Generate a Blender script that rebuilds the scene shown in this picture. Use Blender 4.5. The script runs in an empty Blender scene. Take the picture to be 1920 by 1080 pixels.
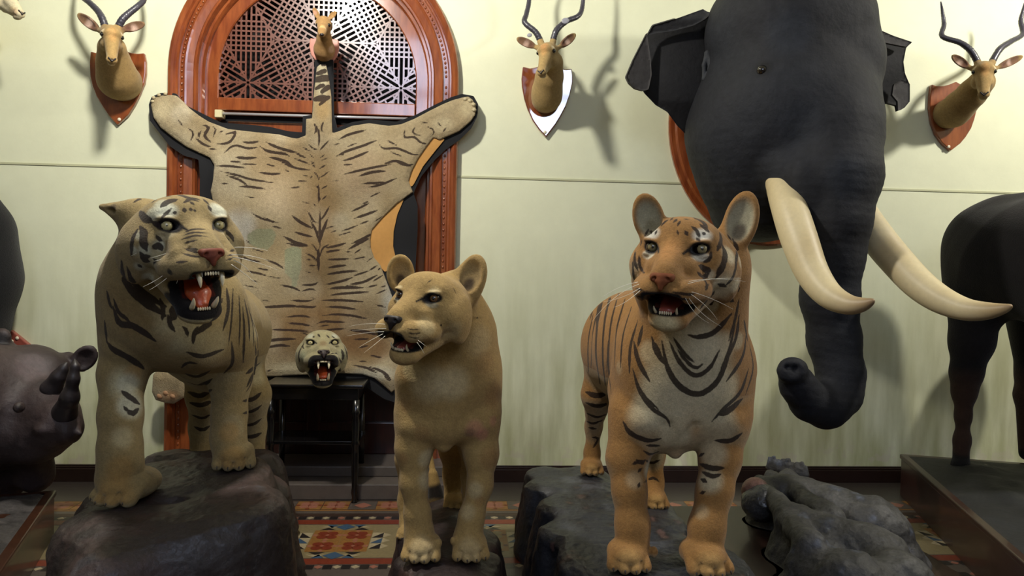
import bpy, math, random
import numpy as np
from mathutils import Vector, Matrix
from mathutils.bvhtree import BVHTree

# ---------------------------------------------------------------- camera
FPX = 1400.0
CAM = np.array([0.0, 0.0, 1.35])
YAW, PITCH, ROLL = math.radians(4.0), math.radians(1.3), math.radians(1.2)
FW = np.array([math.sin(YAW)*math.cos(PITCH), math.cos(YAW)*math.cos(PITCH), -math.sin(PITCH)])
R0 = np.array([math.cos(YAW), -math.sin(YAW), 0.0])
U0 = np.cross(R0, FW)
RT = R0*math.cos(ROLL) + U0*math.sin(ROLL)
UP = -R0*math.sin(ROLL) + U0*math.cos(ROLL)
WALL = 4.76

def ray(px, py):
    d = FW*FPX + RT*(px-960.0) - UP*(py-540.0)
    return d/np.linalg.norm(d)
def P(px, py, d):
    """world point seen at photo position (px,py) standing at distance d from the camera (world y = d)"""
    r = ray(px, py)
    return CAM + r*(d/r[1])
def PZ(px, py, z):
    r = ray(px, py)
    return CAM + r*((z-CAM[2])/r[2])
def proj(V):
    V = np.asarray(V, float)-CAM
    z = V@FW
    return np.stack([960+FPX*(V@RT)/z, 540-FPX*(V@UP)/z, z], -1)
def S(d, px=1.0):
    return px*d/FPX

def rotm(yaw=0, pitch=0, roll=0):
    """head frame: columns are the head's x, y (backwards), z axes in world; degrees.
    yaw>0 turns the face to image right, pitch>0 lifts the nose, roll>0 tips to image right"""
    y, p, r = map(math.radians, (yaw, pitch, roll))
    Rz = np.array([[math.cos(y), -math.sin(y), 0], [math.sin(y), math.cos(y), 0], [0, 0, 1]])
    Rx = np.array([[1, 0, 0], [0, math.cos(p), math.sin(p)], [0, -math.sin(p), math.cos(p)]])
    Ry = np.array([[math.cos(r), 0, math.sin(r)], [0, 1, 0], [-math.sin(r), 0, math.cos(r)]])
    return Rz@Rx@Ry
# ---------------------------------------------------------------- implicit surface modelling
class Body:
    """list of soft-blended volumes, meshed with surface nets"""
    def __init__(s): s.ops = []
    def add(s, kind, prm, k=0.03, mode=1, mark=None): s.ops.append((kind, prm, k, mode)); return s
    # world-space primitives
    def cap(s, a, b, ra, rb, k=0.03, mode=1, w=None, sc=1.0):
        a = np.asarray(a, float); b = np.asarray(b, float)
        return s.add('cap', (a, b, float(ra), float(rb), None if w is None else np.asarray(w, float)/np.linalg.norm(w), sc), k, mode)
    def ell(s, c, r, R=None, k=0.03, mode=1):
        return s.add('ell', (np.asarray(c, float), np.asarray(r, float), np.eye(3) if R is None else R), k, mode)
    # photo-measured primitives: (px,py,depth,radius px)
    def pc(s, A, B, k=0.03, mode=1, w=None, sc=1.0):
        return s.cap(P(*A[:3]), P(*B[:3]), S(A[2], A[3]), S(B[2], B[3]), k, mode, w, sc)
    def chain(s, pts, k=0.03, mode=1, w=None, sc=1.0):
        for A, B in zip(pts[:-1], pts[1:]): s.pc(A, B, k, mode, w, sc)
        return s
    def pe(s, px, py, d, rx, ry, rd, yaw=0, pitch=0, roll=0, k=0.03, mode=1):
        """ellipsoid: rx, ry, rd radii in photo px at depth d (across, depth, up order handled)"""
        return s.ell(P(px, py, d), (S(d, rx), S(d, rd), S(d, ry)), rotm(yaw, pitch, roll), k, mode)
    def bbox(s, op):
        kind, prm, k, mode = op
        if kind == 'cap':
            a, b, ra, rb, w, sc = prm; r = max(ra, rb)*max(1.0, sc)
            return np.minimum(a, b)-r, np.maximum(a, b)+r
        c, r, R = prm; e = np.sqrt(((R*r)**2).sum(1)); return c-e, c+e
    @staticmethod
    def dist(op, p):
        kind, prm, k, mode = op
        if kind == 'cap':
            a, b, ra, rb, w, sc = prm
            ba = b-a; L = max(ba@ba, 1e-12)
            pa = p-a; t = np.clip(pa@ba/L, 0, 1)
            q = pa-t[..., None]*ba
            if w is not None:
                q = q+w*((q@w)*(1/sc-1))[..., None]
            dd = np.sqrt((q*q).sum(-1))-(ra+(rb-ra)*t)
            return dd*min(sc, 1.0) if w is not None else dd
        c, r, R = prm
        q = (p-c)@R/r
        k0 = np.sqrt((q*q).sum(-1)); k1 = np.sqrt(((q/r)**2).sum(-1))
        return k0*(k0-1)/np.maximum(k1, 1e-9)
    def eval(s, blocks):
        """blocks: (N,m,3) point groups, each group compact in space"""
        D = np.full(blocks.shape[:2], 1e3)
        lo = blocks.min(1); hi = blocks.max(1)
        for op in s.ops:
            k, mode = op[2], op[3]
            a, b = s.bbox(op); m = k*1.5+0.03
            if mode < 0: m = k*1.5+0.004
            if op[0] == 'cap' and op[1][4] is not None: m *= max(1.0, op[1][5])*.7
            sel = np.all((hi > a-m) & (lo < b+m), axis=1)
            if not sel.any(): continue
            idx = np.nonzero(sel)[0]
            for i in range(0, len(idx), 400):
                ii = idx[i:i+400]
                d = s.dist(op, blocks[ii]); o = D[ii]
                if mode > 0:
                    h = np.maximum(k-np.abs(o-d), 0)/k if k > 0 else 0
                    D[ii] = np.minimum(o, d)-h*h*k*0.25
                else:
                    d = -d
                    h = np.maximum(k-np.abs(o-d), 0)/k if k > 0 else 0
                    D[ii] = np.maximum(o, d)+h*h*k*0.25
        return D
    def mesh(s, h, noise=None):
        B = 8; step = B*h
        bl = [s.bbox(o) for o in s.ops if o[3] > 0]
        lo = np.min([b[0] for b in bl], 0)-step; hi = np.max([b[1] for b in bl], 0)+step
        n = np.ceil((hi-lo)/step).astype(int)
        # coarse pass: block corners+centre
        g = np.stack(np.meshgrid(*[np.arange(x) for x in n], indexing='ij'), -1).reshape(-1, 3)
        off3 = np.array([[x, y, z] for x in (0.0, .5, 1.0) for y in (0.0, .5, 1.0) for z in (0.0, .5, 1.0)])*step
        keep = []
        for i in range(0, len(g), 4000):
            gg = g[i:i+4000]
            pts = lo+gg[:, None, :]*step+off3[None]
            D = s.eval(pts)
            D = np.where(D > 100, 1e3, D)
            mn = D.min(1); mx = D.max(1)
            keep.append(gg[(mn < step*0.75) & (mx > -step*0.75)])
        g = np.concatenate(keep)
        o9 = np.stack(np.meshgrid(*[np.arange(B+1)]*3, indexing='ij'), -1).reshape(-1, 3)
        M = n*B+1
        def key(c): return (c[..., 0]*M[1]+c[..., 1])*M[2]+c[..., 2]
        cellsK, vertsV, quads = [], [], []
        corner = np.array([[i, j, k] for i in (0, 1) for j in (0, 1) for k in (0, 1)])
        edges = [(a, b) for a in range(8) for b in range(a+1, 8) if np.abs(corner[a]-corner[b]).sum() == 1]
        DA = np.empty((len(g), B+1, B+1, B+1), np.float32)
        for i in range(0, len(g), 300):
            gi = g[i:i+300][:, None, :]*B+o9[None]
            pts = lo+gi*h
            D = s.eval(pts)
            if noise is not None: D = D+noise(pts)
            DA[i:i+300] = D.reshape(-1, B+1, B+1, B+1)
        # neighbouring blocks share their border samples
        gk = (g[:, 0]*(n[1]+2)+g[:, 1])*(n[2]+2)+g[:, 2]; od = np.argsort(gk); gs = gk[od]
        for dx, dy, dz in ((1, 0, 0), (0, 1, 0), (0, 0, 1), (1, 1, 0), (1, 0, 1), (0, 1, 1), (1, 1, 1)):
            nk = ((g[:, 0]+dx)*(n[1]+2)+g[:, 1]+dy)*(n[2]+2)+g[:, 2]+dz
            ps = np.minimum(np.searchsorted(gs, nk), len(gs)-1); hit = gs[ps] == nk; src = od[ps[hit]]
            hs = lambda q, t: (slice(B, B+1) if q else slice(0, B)) if t else (slice(0, 1) if q else slice(0, B))
            DA[np.nonzero(hit)[0][:, None, None, None], np.arange(B+1)[hs(dx, 1)][None, :, None, None], np.arange(B+1)[hs(dy, 1)][None, None, :, None], np.arange(B+1)[hs(dz, 1)][None, None, None, :]] = \
                DA[src[:, None, None, None], np.arange(B+1)[hs(dx, 0)][None, :, None, None], np.arange(B+1)[hs(dy, 0)][None, None, :, None], np.arange(B+1)[hs(dz, 0)][None, None, None, :]]
        for i in range(0, len(g), 300):
            gg = g[i:i+300]; D = DA[i:i+300]
            ins = D < 0
            c8 = [D[:, a:a+B, b:b+B, c:c+B] for a, b, c in corner]
            cnt = sum((x < 0).astype(np.int8) for x in c8)
            act = np.nonzero((cnt > 0) & (cnt < 8))
            if len(act[0]) == 0: continue
            vals = np.stack([x[act] for x in c8], -1)
            acc = np.zeros((len(act[0]), 3)); num = np.zeros(len(act[0]))
            for a, b in edges:
                va, vb = vals[:, a], vals[:, b]; m = (va < 0) != (vb < 0)
                t = np.where(m, va/np.where(m, va-vb, 1), 0)
                acc += np.where(m[:, None], corner[a]+t[:, None]*(corner[b]-corner[a]), 0); num += m
            cell = gg[act[0]]*B+np.stack(act[1:], -1)
            vertsV.append(lo+(cell+acc/num[:, None])*h); cellsK.append(key(cell))
            # crossing edges
            for ax in range(3):
                u, v = (ax+1) % 3, (ax+2) % 3
                sl0 = [slice(None)]+[slice(0, B)]*3; sl1 = list(sl0); sl1[ax+1] = slice(1, B+1)
                A0 = ins[tuple(sl0)]; A1 = ins[tuple(sl1)]
                e = np.nonzero(A0 != A1)
                if len(e[0]) == 0: continue
                flip = A0[e]
                c = gg[e[0]]*B+np.stack(e[1:], -1)
                du = np.zeros(3, int); du[u] = 1; dv = np.zeros(3, int); dv[v] = 1
                q = np.stack([key(c-du-dv), key(c-dv), key(c), key(c-du)], -1)
                q[~flip] = q[~flip][:, ::-1]
                quads.append(q)
        K = np.concatenate(cellsK); V = np.concatenate(vertsV); Q = np.concatenate(quads)
        o = np.argsort(K); K = K[o]; V = V[o]
        pos = np.searchsorted(K, Q); pos = np.minimum(pos, len(K)-1)
        ok = (K[pos] == Q).all(1)
        return V, pos[ok]

def vnoise(p, seed=0):
    """smooth value noise in [-1,1], p (...,3)"""
    f = np.floor(p); t = p-f; t = t*t*(3-2*t); i = f.astype(np.int64)
    def hsh(i):
        n = (i[..., 0]*73856093) ^ (i[..., 1]*19349663) ^ (i[..., 2]*83492791) ^ (seed*2654435)
        n = (n ^ (n >> 13))*1274126177 & 0x7fffffff
        return ((n ^ (n >> 16)) & 0xffff)/32767.5-1
    r = 0
    for dx in (0, 1):
        for dy in (0, 1):
            for dz in (0, 1):
                w = (t[..., 0] if dx else 1-t[..., 0])*(t[..., 1] if dy else 1-t[..., 1])*(t[..., 2] if dz else 1-t[..., 2])
                r = r+w*hsh(i+np.array([dx, dy, dz]))
    return r
def fbm(p, seed=0, o=4):
    a, r = 1.0, 0
    for k in range(o): r = r+a*vnoise(p*2**k, seed+k); a *= .5
    return r

def vnormals(V, F):
    N = np.zeros_like(V); a, b, c, d = [V[F[:, i]] for i in range(4)]
    n = np.cross(c-a, d-b)
    for i in range(4): np.add.at(N, F[:, i], n)
    return N/np.maximum(np.linalg.norm(N, axis=1), 1e-12)[:, None]
def smooth(V, F, it=1, lam=.5):
    n = len(V)
    for _ in range(it):
        A = np.zeros_like(V); c = np.zeros(n)
        for i in range(4):
            np.add.at(A, F[:, i], V[F[:, (i+1) % 4]]+V[F[:, (i+3) % 4]]); np.add.at(c, F[:, i], 2)
        V = V+lam*(A/np.maximum(c, 1)[:, None]-V)
    return V

# ---------------------------------------------------------------- painting a hide
def lin(c):
    c = np.asarray(c, float)/255.0
    return np.where(c <= .04045, c/12.92, ((c+.055)/1.055)**2.4)
class Hide:
    def __init__(s, V, F, base):
        s.V, s.F = V, F; s.N = vnormals(V, F)
        s.c = np.tile(lin(base), (len(V), 1)); s.st = np.full(len(V), -.02)
        s.bvh = None; s.sw = 1.0
    def hit(s, px, py):
        if s.bvh is None: s.bvh = BVHTree.FromPolygons(s.V.tolist(), s.F.tolist())
        h = s.bvh.ray_cast(Vector(CAM), Vector(ray(px, py)))
        return None if h[0] is None else np.array(h[0])
    def spot(s, c, r, col, a=1.0, soft=.6, R=None):
        """r scalar or 3 radii in frame R; coloured patch of the coat"""
        q = s.V-np.asarray(c)
        if R is not None: q = q@R
        d = np.sqrt(((q/np.asarray(r, float))**2).sum(1))
        w = np.clip((1-d)/max(soft, 1e-3), 0, 1); w = w*w*(3-2*w)*a
        s.c = s.c*(1-w[:, None])+lin(col)*w[:, None]
    def pspot(s, px, py, r, col, a=1.0, soft=.6):
        h = s.hit(px, py)
        if h is not None: s.spot(h, S(h[1], r), col, a, soft)
    def where(s, w, col):
        w = np.clip(w, 0, 1)[:, None]; s.c = s.c*(1-w)+lin(col)*w
    def band(s, P3, W):
        P3 = np.asarray(P3); W = np.asarray(W); m = W.max()+.02
        lo, hi = P3.min(0)-m, P3.max(0)+m
        idx = np.nonzero(np.all((s.V > lo) & (s.V < hi), axis=1))[0]
        if len(idx) == 0: return
        v = s.V[idx]; best = np.full(len(idx), -.02)
        for a, b, wa, wb in zip(P3[:-1], P3[1:], W[:-1], W[1:]):
            ba = b-a; L = ba@ba
            if L < 1e-12 or L > .12**2: continue
            t = np.clip((v-a)@ba/L, 0, 1); d = np.linalg.norm(v-a-t[:, None]*ba, axis=1)
            best = np.maximum(best, wa+(wb-wa)*t-d)
        s.st[idx] = np.maximum(s.st[idx], best)
    def stroke(s, pts, w, taper=(0.25, 0.25), wob=0.0):
        """pts: photo positions of a dark stripe, w: full width px"""
        pts = np.asarray(pts, float).reshape(-1, 2)
        if len(pts) > 2:   # catmull-rom
            q = np.vstack([2*pts[0]-pts[1], pts, 2*pts[-1]-pts[-2]]); o = []
            for i in range(1, len(q)-2):
                for t in np.linspace(0, 1, 5, endpoint=False):
                    o.append(.5*((2*q[i])+(q[i+1]-q[i-1])*t+(2*q[i-1]-5*q[i]+4*q[i+1]-q[i+2])*t*t+(-q[i-1]+3*q[i]-3*q[i+1]+q[i+2])*t**3))
            o.append(pts[-1]); pts = np.array(o)
        L = np.concatenate([[0], np.cumsum(np.linalg.norm(np.diff(pts, axis=0), axis=1))])
        n = max(3, int(L[-1]/6)+1); t = np.linspace(0, 1, n)
        X = np.interp(t*L[-1], L, pts[:, 0]); Y = np.interp(t*L[-1], L, pts[:, 1])
        W = w*.5*np.minimum(1, np.minimum(taper[0]+t*3, taper[1]+(1-t)*3))
        run, rw = [], []
        for x, y, ww in zip(X, Y, W):
            h = s.hit(x, y)
            if h is None or (run and np.linalg.norm(h-run[-1]) > .12):
                if len(run) > 1: s.band(run, rw)
                run, rw = [], []
                if h is None: continue
            run.append(h); rw.append(S(h[1], ww))
        if len(run) > 1: s.band(run, rw)
    def strokes(s, txt):
        """'w: x,y x,y ...' separated by ;  (w may carry a taper flag)"""
        for ln in txt.replace('\n', ' ').split(';'):
            ln = ln.strip()
            if not ln: continue
            w, r = ln.split(':'); pts = [tuple(map(float, a.split(','))) for a in r.split()]
            if len(pts) == 1: pts = pts*2; pts[1] = (pts[1][0]+2, pts[1][1]+1)
            s.stroke(pts, float(w)*s.sw)

# ---------------------------------------------------------------- blender objects
SC = bpy.context.scene
COL = SC.collection
def mark(o, label=None, cat=None, group=None, kind=None):
    if label: o['label'] = label
    if cat: o['category'] = cat
    if group: o['group'] = group
    if kind: o['kind'] = kind
    return o
def empty(name, loc, label, cat, group=None):
    o = bpy.data.objects.new(name, None); COL.objects.link(o); o.location = Vector(loc); o.empty_display_size = .05
    return mark(o, label, cat, group)
def mesh_obj(name, V, F, mats, parent=None, col=None, st=None, sm=True, mi=None, extra=None):
    me = bpy.data.meshes.new(name)
    V = np.asarray(V, float)
    if isinstance(F, np.ndarray) and F.ndim == 2:
        n, k = F.shape
        me.vertices.add(len(V)); me.vertices.foreach_set('co', V.astype(np.float32).ravel())
        me.loops.add(n*k); me.loops.foreach_set('vertex_index', F.astype(np.int32).ravel())
        me.polygons.add(n); me.polygons.foreach_set('loop_start', np.arange(0, n*k, k, dtype=np.int32))
        me.update(calc_edges=True)
    else:
        me.from_pydata([tuple(v) for v in V], [], [tuple(f) for f in F])
    me.validate()
    for m in (mats if isinstance(mats, (list, tuple)) else [mats]): me.materials.append(m)
    if mi is not None: me.polygons.foreach_set('material_index', np.asarray(mi, dtype=np.int32))
    me.polygons.foreach_set('use_smooth', [sm]*len(me.polygons))
    if col is not None:
        a = me.color_attributes.new('coat', 'FLOAT_COLOR', 'POINT')
        a.data.foreach_set('color', np.hstack([col, np.ones((len(col), 1))]).astype(np.float32).ravel())
    if st is not None:
        a = me.attributes.new('stripe', 'FLOAT', 'POINT'); a.data.foreach_set('value', np.asarray(st, dtype=np.float32))
    me.update()
    o = bpy.data.objects.new(name, me); COL.objects.link(o)
    if parent is not None:
        o.parent = parent
        o.matrix_parent_inverse = Matrix.Translation(parent.location).inverted()
    return o
class MB:
    """polygon collector for hard-surface parts"""
    def __init__(s): s.V = []; s.F = []; s.M = []
    def add(s, V, F, m=0):
        o = len(s.V); s.V += [tuple(map(float, v)) for v in V]; s.F += [tuple(i+o for i in f) for f in F]; s.M += [m]*len(F)
    def hexa(s, c8, m=0):
        s.add(c8, [(0, 3, 2, 1), (4, 5, 6, 7), (0, 1, 5, 4), (1, 2, 6, 5), (2, 3, 7, 6), (3, 0, 4, 7)], m)
    def box(s, x0, x1, y0, y1, z0, z1, m=0):
        s.hexa([(x0, y0, z0), (x1, y0, z0), (x1, y1, z0), (x0, y1, z0), (x0, y0, z1), (x1, y0, z1), (x1, y1, z1), (x0, y1, z1)], m)
    def prism(s, poly, y0, y1, m=0):
        """poly (x,z) extruded along y"""
        n = len(poly)
        V = [(x, y0, z) for x, z in poly]+[(x, y1, z) for x, z in poly]
        F = [tuple(range(n)), tuple(range(2*n-1, n-1, -1))]+[(i, i+n, (i+1) % n+n, (i+1) % n) for i in range(n)]
        s.add(V, F, m)
    def tube(s, pts, rad, n=12, m=0, caps=True):
        pts = [np.asarray(p, float) for p in pts]; rad = [rad]*len(pts) if np.isscalar(rad) else rad
        V = []; F = []; T0 = None
        for i, p in enumerate(pts):
            t = pts[min(i+1, len(pts)-1)]-pts[max(i-1, 0)]; t = t/max(np.linalg.norm(t), 1e-9)
            if T0 is None:
                u = np.cross(t, [0, 0, 1.0]); u = u if np.linalg.norm(u) > .1 else np.cross(t, [0, 1.0, 0]); u /= np.linalg.norm(u)
            else:
                u = T0-t*(T0@t); u /= np.linalg.norm(u)
            T0 = u; v = np.cross(t, u)
            for k in range(n):
                a = 2*math.pi*k/n; V.append(p+rad[i]*(u*math.cos(a)+v*math.sin(a)))
        for i in range(len(pts)-1):
            for k in range(n): F.append((i*n+k, i*n+(k+1) % n, (i+1)*n+(k+1) % n, (i+1)*n+k))
        if caps: F.append(tuple(range(n-1, -1, -1))); F.append(tuple(range((len(pts)-1)*n, len(pts)*n)))
        s.add(V, F, m)
    def lathe(s, prof, c, n=24, m=0, ax=None, R=None):
        """prof (r,z) along local z"""
        R = np.eye(3) if R is None else R
        V = []; F = []
        for r, z in prof:
            for k in range(n):
                a = 2*math.pi*k/n; V.append(np.asarray(c)+R@np.array([r*math.cos(a), r*math.sin(a), z]))
        for i in range(len(prof)-1):
            for k in range(n): F.append((i*n+k, i*n+(k+1) % n, (i+1)*n+(k+1) % n, (i+1)*n+k))
        F.append(tuple(range(n-1, -1, -1))); F.append(tuple(range((len(prof)-1)*n, len(prof)*n)))
        s.add(V, F, m)
    def ball(s, c, r, R=None, n=20, m=0):
        R = np.eye(3) if R is None else R; r = np.broadcast_to(np.asarray(r, float), 3)
        V = []; F = []; k2 = n//2
        for i in range(1, k2):
            a = math.pi*i/k2
            for j in range(n):
                b = 2*math.pi*j/n; V.append(np.asarray(c)+R@(r*np.array([math.sin(a)*math.cos(b), math.sin(a)*math.sin(b), math.cos(a)])))
        for i in range(k2-2):
            for j in range(n): F.append((i*n+j, (i+1)*n+j, (i+1)*n+(j+1) % n, i*n+(j+1) % n))
        V.append(np.asarray(c)+R@(r*np.array([0, 0, 1.]))); V.append(np.asarray(c)+R@(r*np.array([0, 0, -1.])))
        t = len(V)-2
        for j in range(n): F.append((t, j, (j+1) % n)); F.append((t+1, (k2-2)*n+(j+1) % n, (k2-2)*n+j))
        s.add(V, F, m)
    def build(s, name, mats, parent=None, sm=False, bevel=0, seg=2):
        o = mesh_obj(name, s.V, s.F, mats, parent, sm=sm, mi=s.M)
        if bevel:
            b = o.modifiers.new('edge', 'BEVEL'); b.width = bevel; b.segments = seg; b.limit_method = 'ANGLE'; b.angle_limit = .6
        return o

# ---------------------------------------------------------------- materials
def lc(c): return tuple(lin(c))+(1.0,)
def mat(name, col, rough=.6, noise=0, nscale=20, col2=None, bump=0, bscale=60, metal=0, coat=0, spec=.5, stretch=None, detail=6, sheen=0, vcol=False, stripe=None, emis=None, estr=0, fur=False, sub=0, wave=None):
    m = bpy.data.materials.new(name); m.use_nodes = True; nt = m.node_tree; nd = nt.nodes; L = nt.links
    b = nd['Principled BSDF']; b.inputs['Roughness'].default_value = rough; b.inputs['Metallic'].default_value = metal
    b.inputs['Specular IOR Level'].default_value = spec; b.inputs['Coat Weight'].default_value = coat
    b.inputs['Coat Roughness'].default_value = .08
    if sheen: b.inputs['Sheen Weight'].default_value = sheen
    tc = nd.new('ShaderNodeTexCoord'); mp = nd.new('ShaderNodeMapping'); L.new(tc.outputs['Object'], mp.inputs[0])
    if stretch: mp.inputs['Scale'].default_value = stretch
    src = None
    def N(scale, det=detail, r=.6):
        n = nd.new('ShaderNodeTexNoise'); n.inputs['Scale'].default_value = scale; n.inputs['Detail'].default_value = det
        n.inputs['Roughness'].default_value = r; L.new(mp.outputs[0], n.inputs[0]); return n
    if vcol:
        a = nd.new('ShaderNodeAttribute'); a.attribute_name = 'coat'; src = a.outputs['Color']
    else:
        rg = nd.new('ShaderNodeRGB'); rg.outputs[0].default_value = lc(col); src = rg.outputs[0]
    if noise or col2 is not None:
        n = N(nscale)
        rp = nd.new('ShaderNodeMapRange'); rp.inputs[1].default_value = .35; rp.inputs[2].default_value = .65
        L.new(n.outputs[0], rp.inputs[0])
        if col2 is not None:
            mx = nd.new('ShaderNodeMix'); mx.data_type = 'RGBA'; L.new(rp.outputs[0], mx.inputs[0]); L.new(src, mx.inputs[6]); mx.inputs[7].default_value = lc(col2); src = mx.outputs[2]
        if noise:
            n2 = N(nscale*2.3)
            mr = nd.new('ShaderNodeMapRange'); mr.inputs[1].default_value = .3; mr.inputs[2].default_value = .7; mr.inputs[3].default_value = 1-noise; mr.inputs[4].default_value = 1+noise
            L.new(n2.outputs[0], mr.inputs[0])
            vm = nd.new('ShaderNodeVectorMath'); vm.operation = 'SCALE'; L.new(src, vm.inputs[0]); L.new(mr.outputs[0], vm.inputs['Scale']); src = vm.outputs[0]
    if fur:
        n4 = N(230, 3); mr = nd.new('ShaderNodeMapRange'); mr.inputs[1].default_value = .3; mr.inputs[2].default_value = .7; mr.inputs[3].default_value = .84; mr.inputs[4].default_value = 1.14
        L.new(n4.outputs[0], mr.inputs[0]); vm = nd.new('ShaderNodeVectorMath'); vm.operation = 'SCALE'; L.new(src, vm.inputs[0]); L.new(mr.outputs[0], vm.inputs['Scale']); src = vm.outputs[0]
    if stripe is not None:
        a = nd.new('ShaderNodeAttribute'); a.attribute_name = 'stripe'
        n = N(70, 3); ad = nd.new('ShaderNodeMath'); ad.operation = 'MULTIPLY_ADD'; L.new(n.outputs[0], ad.inputs[0]); ad.inputs[1].default_value = .006; ad.inputs[2].default_value = -.003
        a2 = nd.new('ShaderNodeMath'); a2.operation = 'ADD'; L.new(a.outputs['Fac'], a2.inputs[0]); L.new(ad.outputs[0], a2.inputs[1])
        mr = nd.new('ShaderNodeMapRange'); mr.inputs[1].default_value = -.0022; mr.inputs[2].default_value = .0016; mr.interpolation_type = 'SMOOTHSTEP'; L.new(a2.outputs[0], mr.inputs[0])
        mr.inputs[4].default_value = .93
        mx = nd.new('ShaderNodeMix'); mx.data_type = 'RGBA'; L.new(mr.outputs[0], mx.inputs[0]); L.new(src, mx.inputs[6]); mx.inputs[7].default_value = lc(stripe); src = mx.outputs[2]
    L.new(src, b.inputs['Base Color'])
    if bump:
        n = N(bscale, 8)
        if wave:
            n = nd.new('ShaderNodeTexWave'); n.inputs['Scale'].default_value = wave; n.inputs['Distortion'].default_value = 6; n.inputs['Detail'].default_value = 4; L.new(mp.outputs[0], n.inputs[0])
        bp = nd.new('ShaderNodeBump'); bp.inputs['Strength'].default_value = bump; bp.inputs['Distance'].default_value = .01
        L.new(n.outputs[0], bp.inputs['Height']); L.new(bp.outputs[0], b.inputs['Normal'])
    if emis is not None:
        b.inputs['Emission Color'].default_value = lc(emis); b.inputs['Emission Strength'].default_value = estr
    return m
M = {}
# ================================================================ ROOM
M['wall'] = mat('painted_wall', (232, 234, 202), .62, noise=.03, nscale=3, bump=.06, bscale=40)
def wall_stains_and_shade(m):
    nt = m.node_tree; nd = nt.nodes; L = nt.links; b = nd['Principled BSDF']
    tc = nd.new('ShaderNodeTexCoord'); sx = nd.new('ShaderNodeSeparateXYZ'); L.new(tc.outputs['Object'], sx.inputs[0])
    # damp blisters and scuffs close to the skirting, grime drips carrying painted lower-wall shade
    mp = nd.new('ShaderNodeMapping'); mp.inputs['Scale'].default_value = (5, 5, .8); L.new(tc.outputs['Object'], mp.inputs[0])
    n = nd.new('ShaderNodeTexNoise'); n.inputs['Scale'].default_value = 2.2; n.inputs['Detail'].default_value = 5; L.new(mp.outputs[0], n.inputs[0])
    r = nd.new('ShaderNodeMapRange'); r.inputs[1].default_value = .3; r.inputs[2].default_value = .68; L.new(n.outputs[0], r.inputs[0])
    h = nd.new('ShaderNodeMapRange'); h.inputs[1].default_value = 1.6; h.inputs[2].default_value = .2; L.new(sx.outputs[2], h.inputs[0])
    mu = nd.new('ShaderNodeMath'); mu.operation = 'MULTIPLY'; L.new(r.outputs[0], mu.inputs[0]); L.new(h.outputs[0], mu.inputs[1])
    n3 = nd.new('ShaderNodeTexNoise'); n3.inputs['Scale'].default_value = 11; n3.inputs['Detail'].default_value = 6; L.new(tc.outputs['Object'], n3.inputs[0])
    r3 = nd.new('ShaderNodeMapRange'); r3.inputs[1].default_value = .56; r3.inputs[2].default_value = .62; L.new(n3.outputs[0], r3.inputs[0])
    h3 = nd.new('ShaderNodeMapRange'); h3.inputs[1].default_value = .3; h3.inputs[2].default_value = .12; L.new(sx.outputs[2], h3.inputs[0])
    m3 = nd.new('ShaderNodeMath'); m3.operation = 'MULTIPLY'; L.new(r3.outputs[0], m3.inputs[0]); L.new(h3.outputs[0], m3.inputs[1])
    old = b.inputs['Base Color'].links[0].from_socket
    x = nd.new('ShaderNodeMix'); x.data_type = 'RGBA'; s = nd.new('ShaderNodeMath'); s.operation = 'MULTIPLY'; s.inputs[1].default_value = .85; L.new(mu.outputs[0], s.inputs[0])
    L.new(s.outputs[0], x.inputs[0]); L.new(old, x.inputs[6]); x.inputs[7].default_value = lc((172, 174, 122))  # greenish tint darkens the wall downward, standing in for weaker light
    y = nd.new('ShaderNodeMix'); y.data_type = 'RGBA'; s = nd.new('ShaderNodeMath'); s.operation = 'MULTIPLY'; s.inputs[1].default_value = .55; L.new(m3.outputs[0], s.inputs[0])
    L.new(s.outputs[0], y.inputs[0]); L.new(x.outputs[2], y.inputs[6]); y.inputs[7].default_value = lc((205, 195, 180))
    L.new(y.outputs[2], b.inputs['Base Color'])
wall_stains_and_shade(M['wall'])
M['plain_wall'] = mat('plain_wall', (120, 116, 98), .7)
M['ceiling'] = mat('ceiling_paint', (150, 146, 130), .8)
M['wood'] = mat('varnished_red_wood', (152, 82, 42), .2, col2=(120, 56, 28), nscale=4, noise=.1, stretch=(6, 6, 1), coat=.6, bump=.03, bscale=30)
M['wood_shaded'] = mat('shaded_red_wood', (56, 22, 14), .3, col2=(34, 14, 10), nscale=5, stretch=(6, 6, 1), coat=.3)  # shade on the door leaf put into a darker red wood colour
M['black_wood'] = mat('black_lacquer', (12, 11, 12), .25, coat=.4)
M['skirt'] = mat('dark_skirting', (38, 24, 20), .35, noise=.15, nscale=6)
M['stone_step'] = mat('worn_grey_stone', (88, 80, 74), .45, noise=.12, nscale=10, bump=.1, bscale=20)
M['trim'] = mat('wall_line', (196, 196, 160), .6)
XL, XR, YB, HZ = -4.6, 5.4, -4.2, 4.6
ARX, ARZ, AR = -.915, 2.53, .886          # arched doorway: centre x, spring height, outer radius
SKY = 4.8
def S_(o, k='structure'): o['kind'] = k; return o

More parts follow.
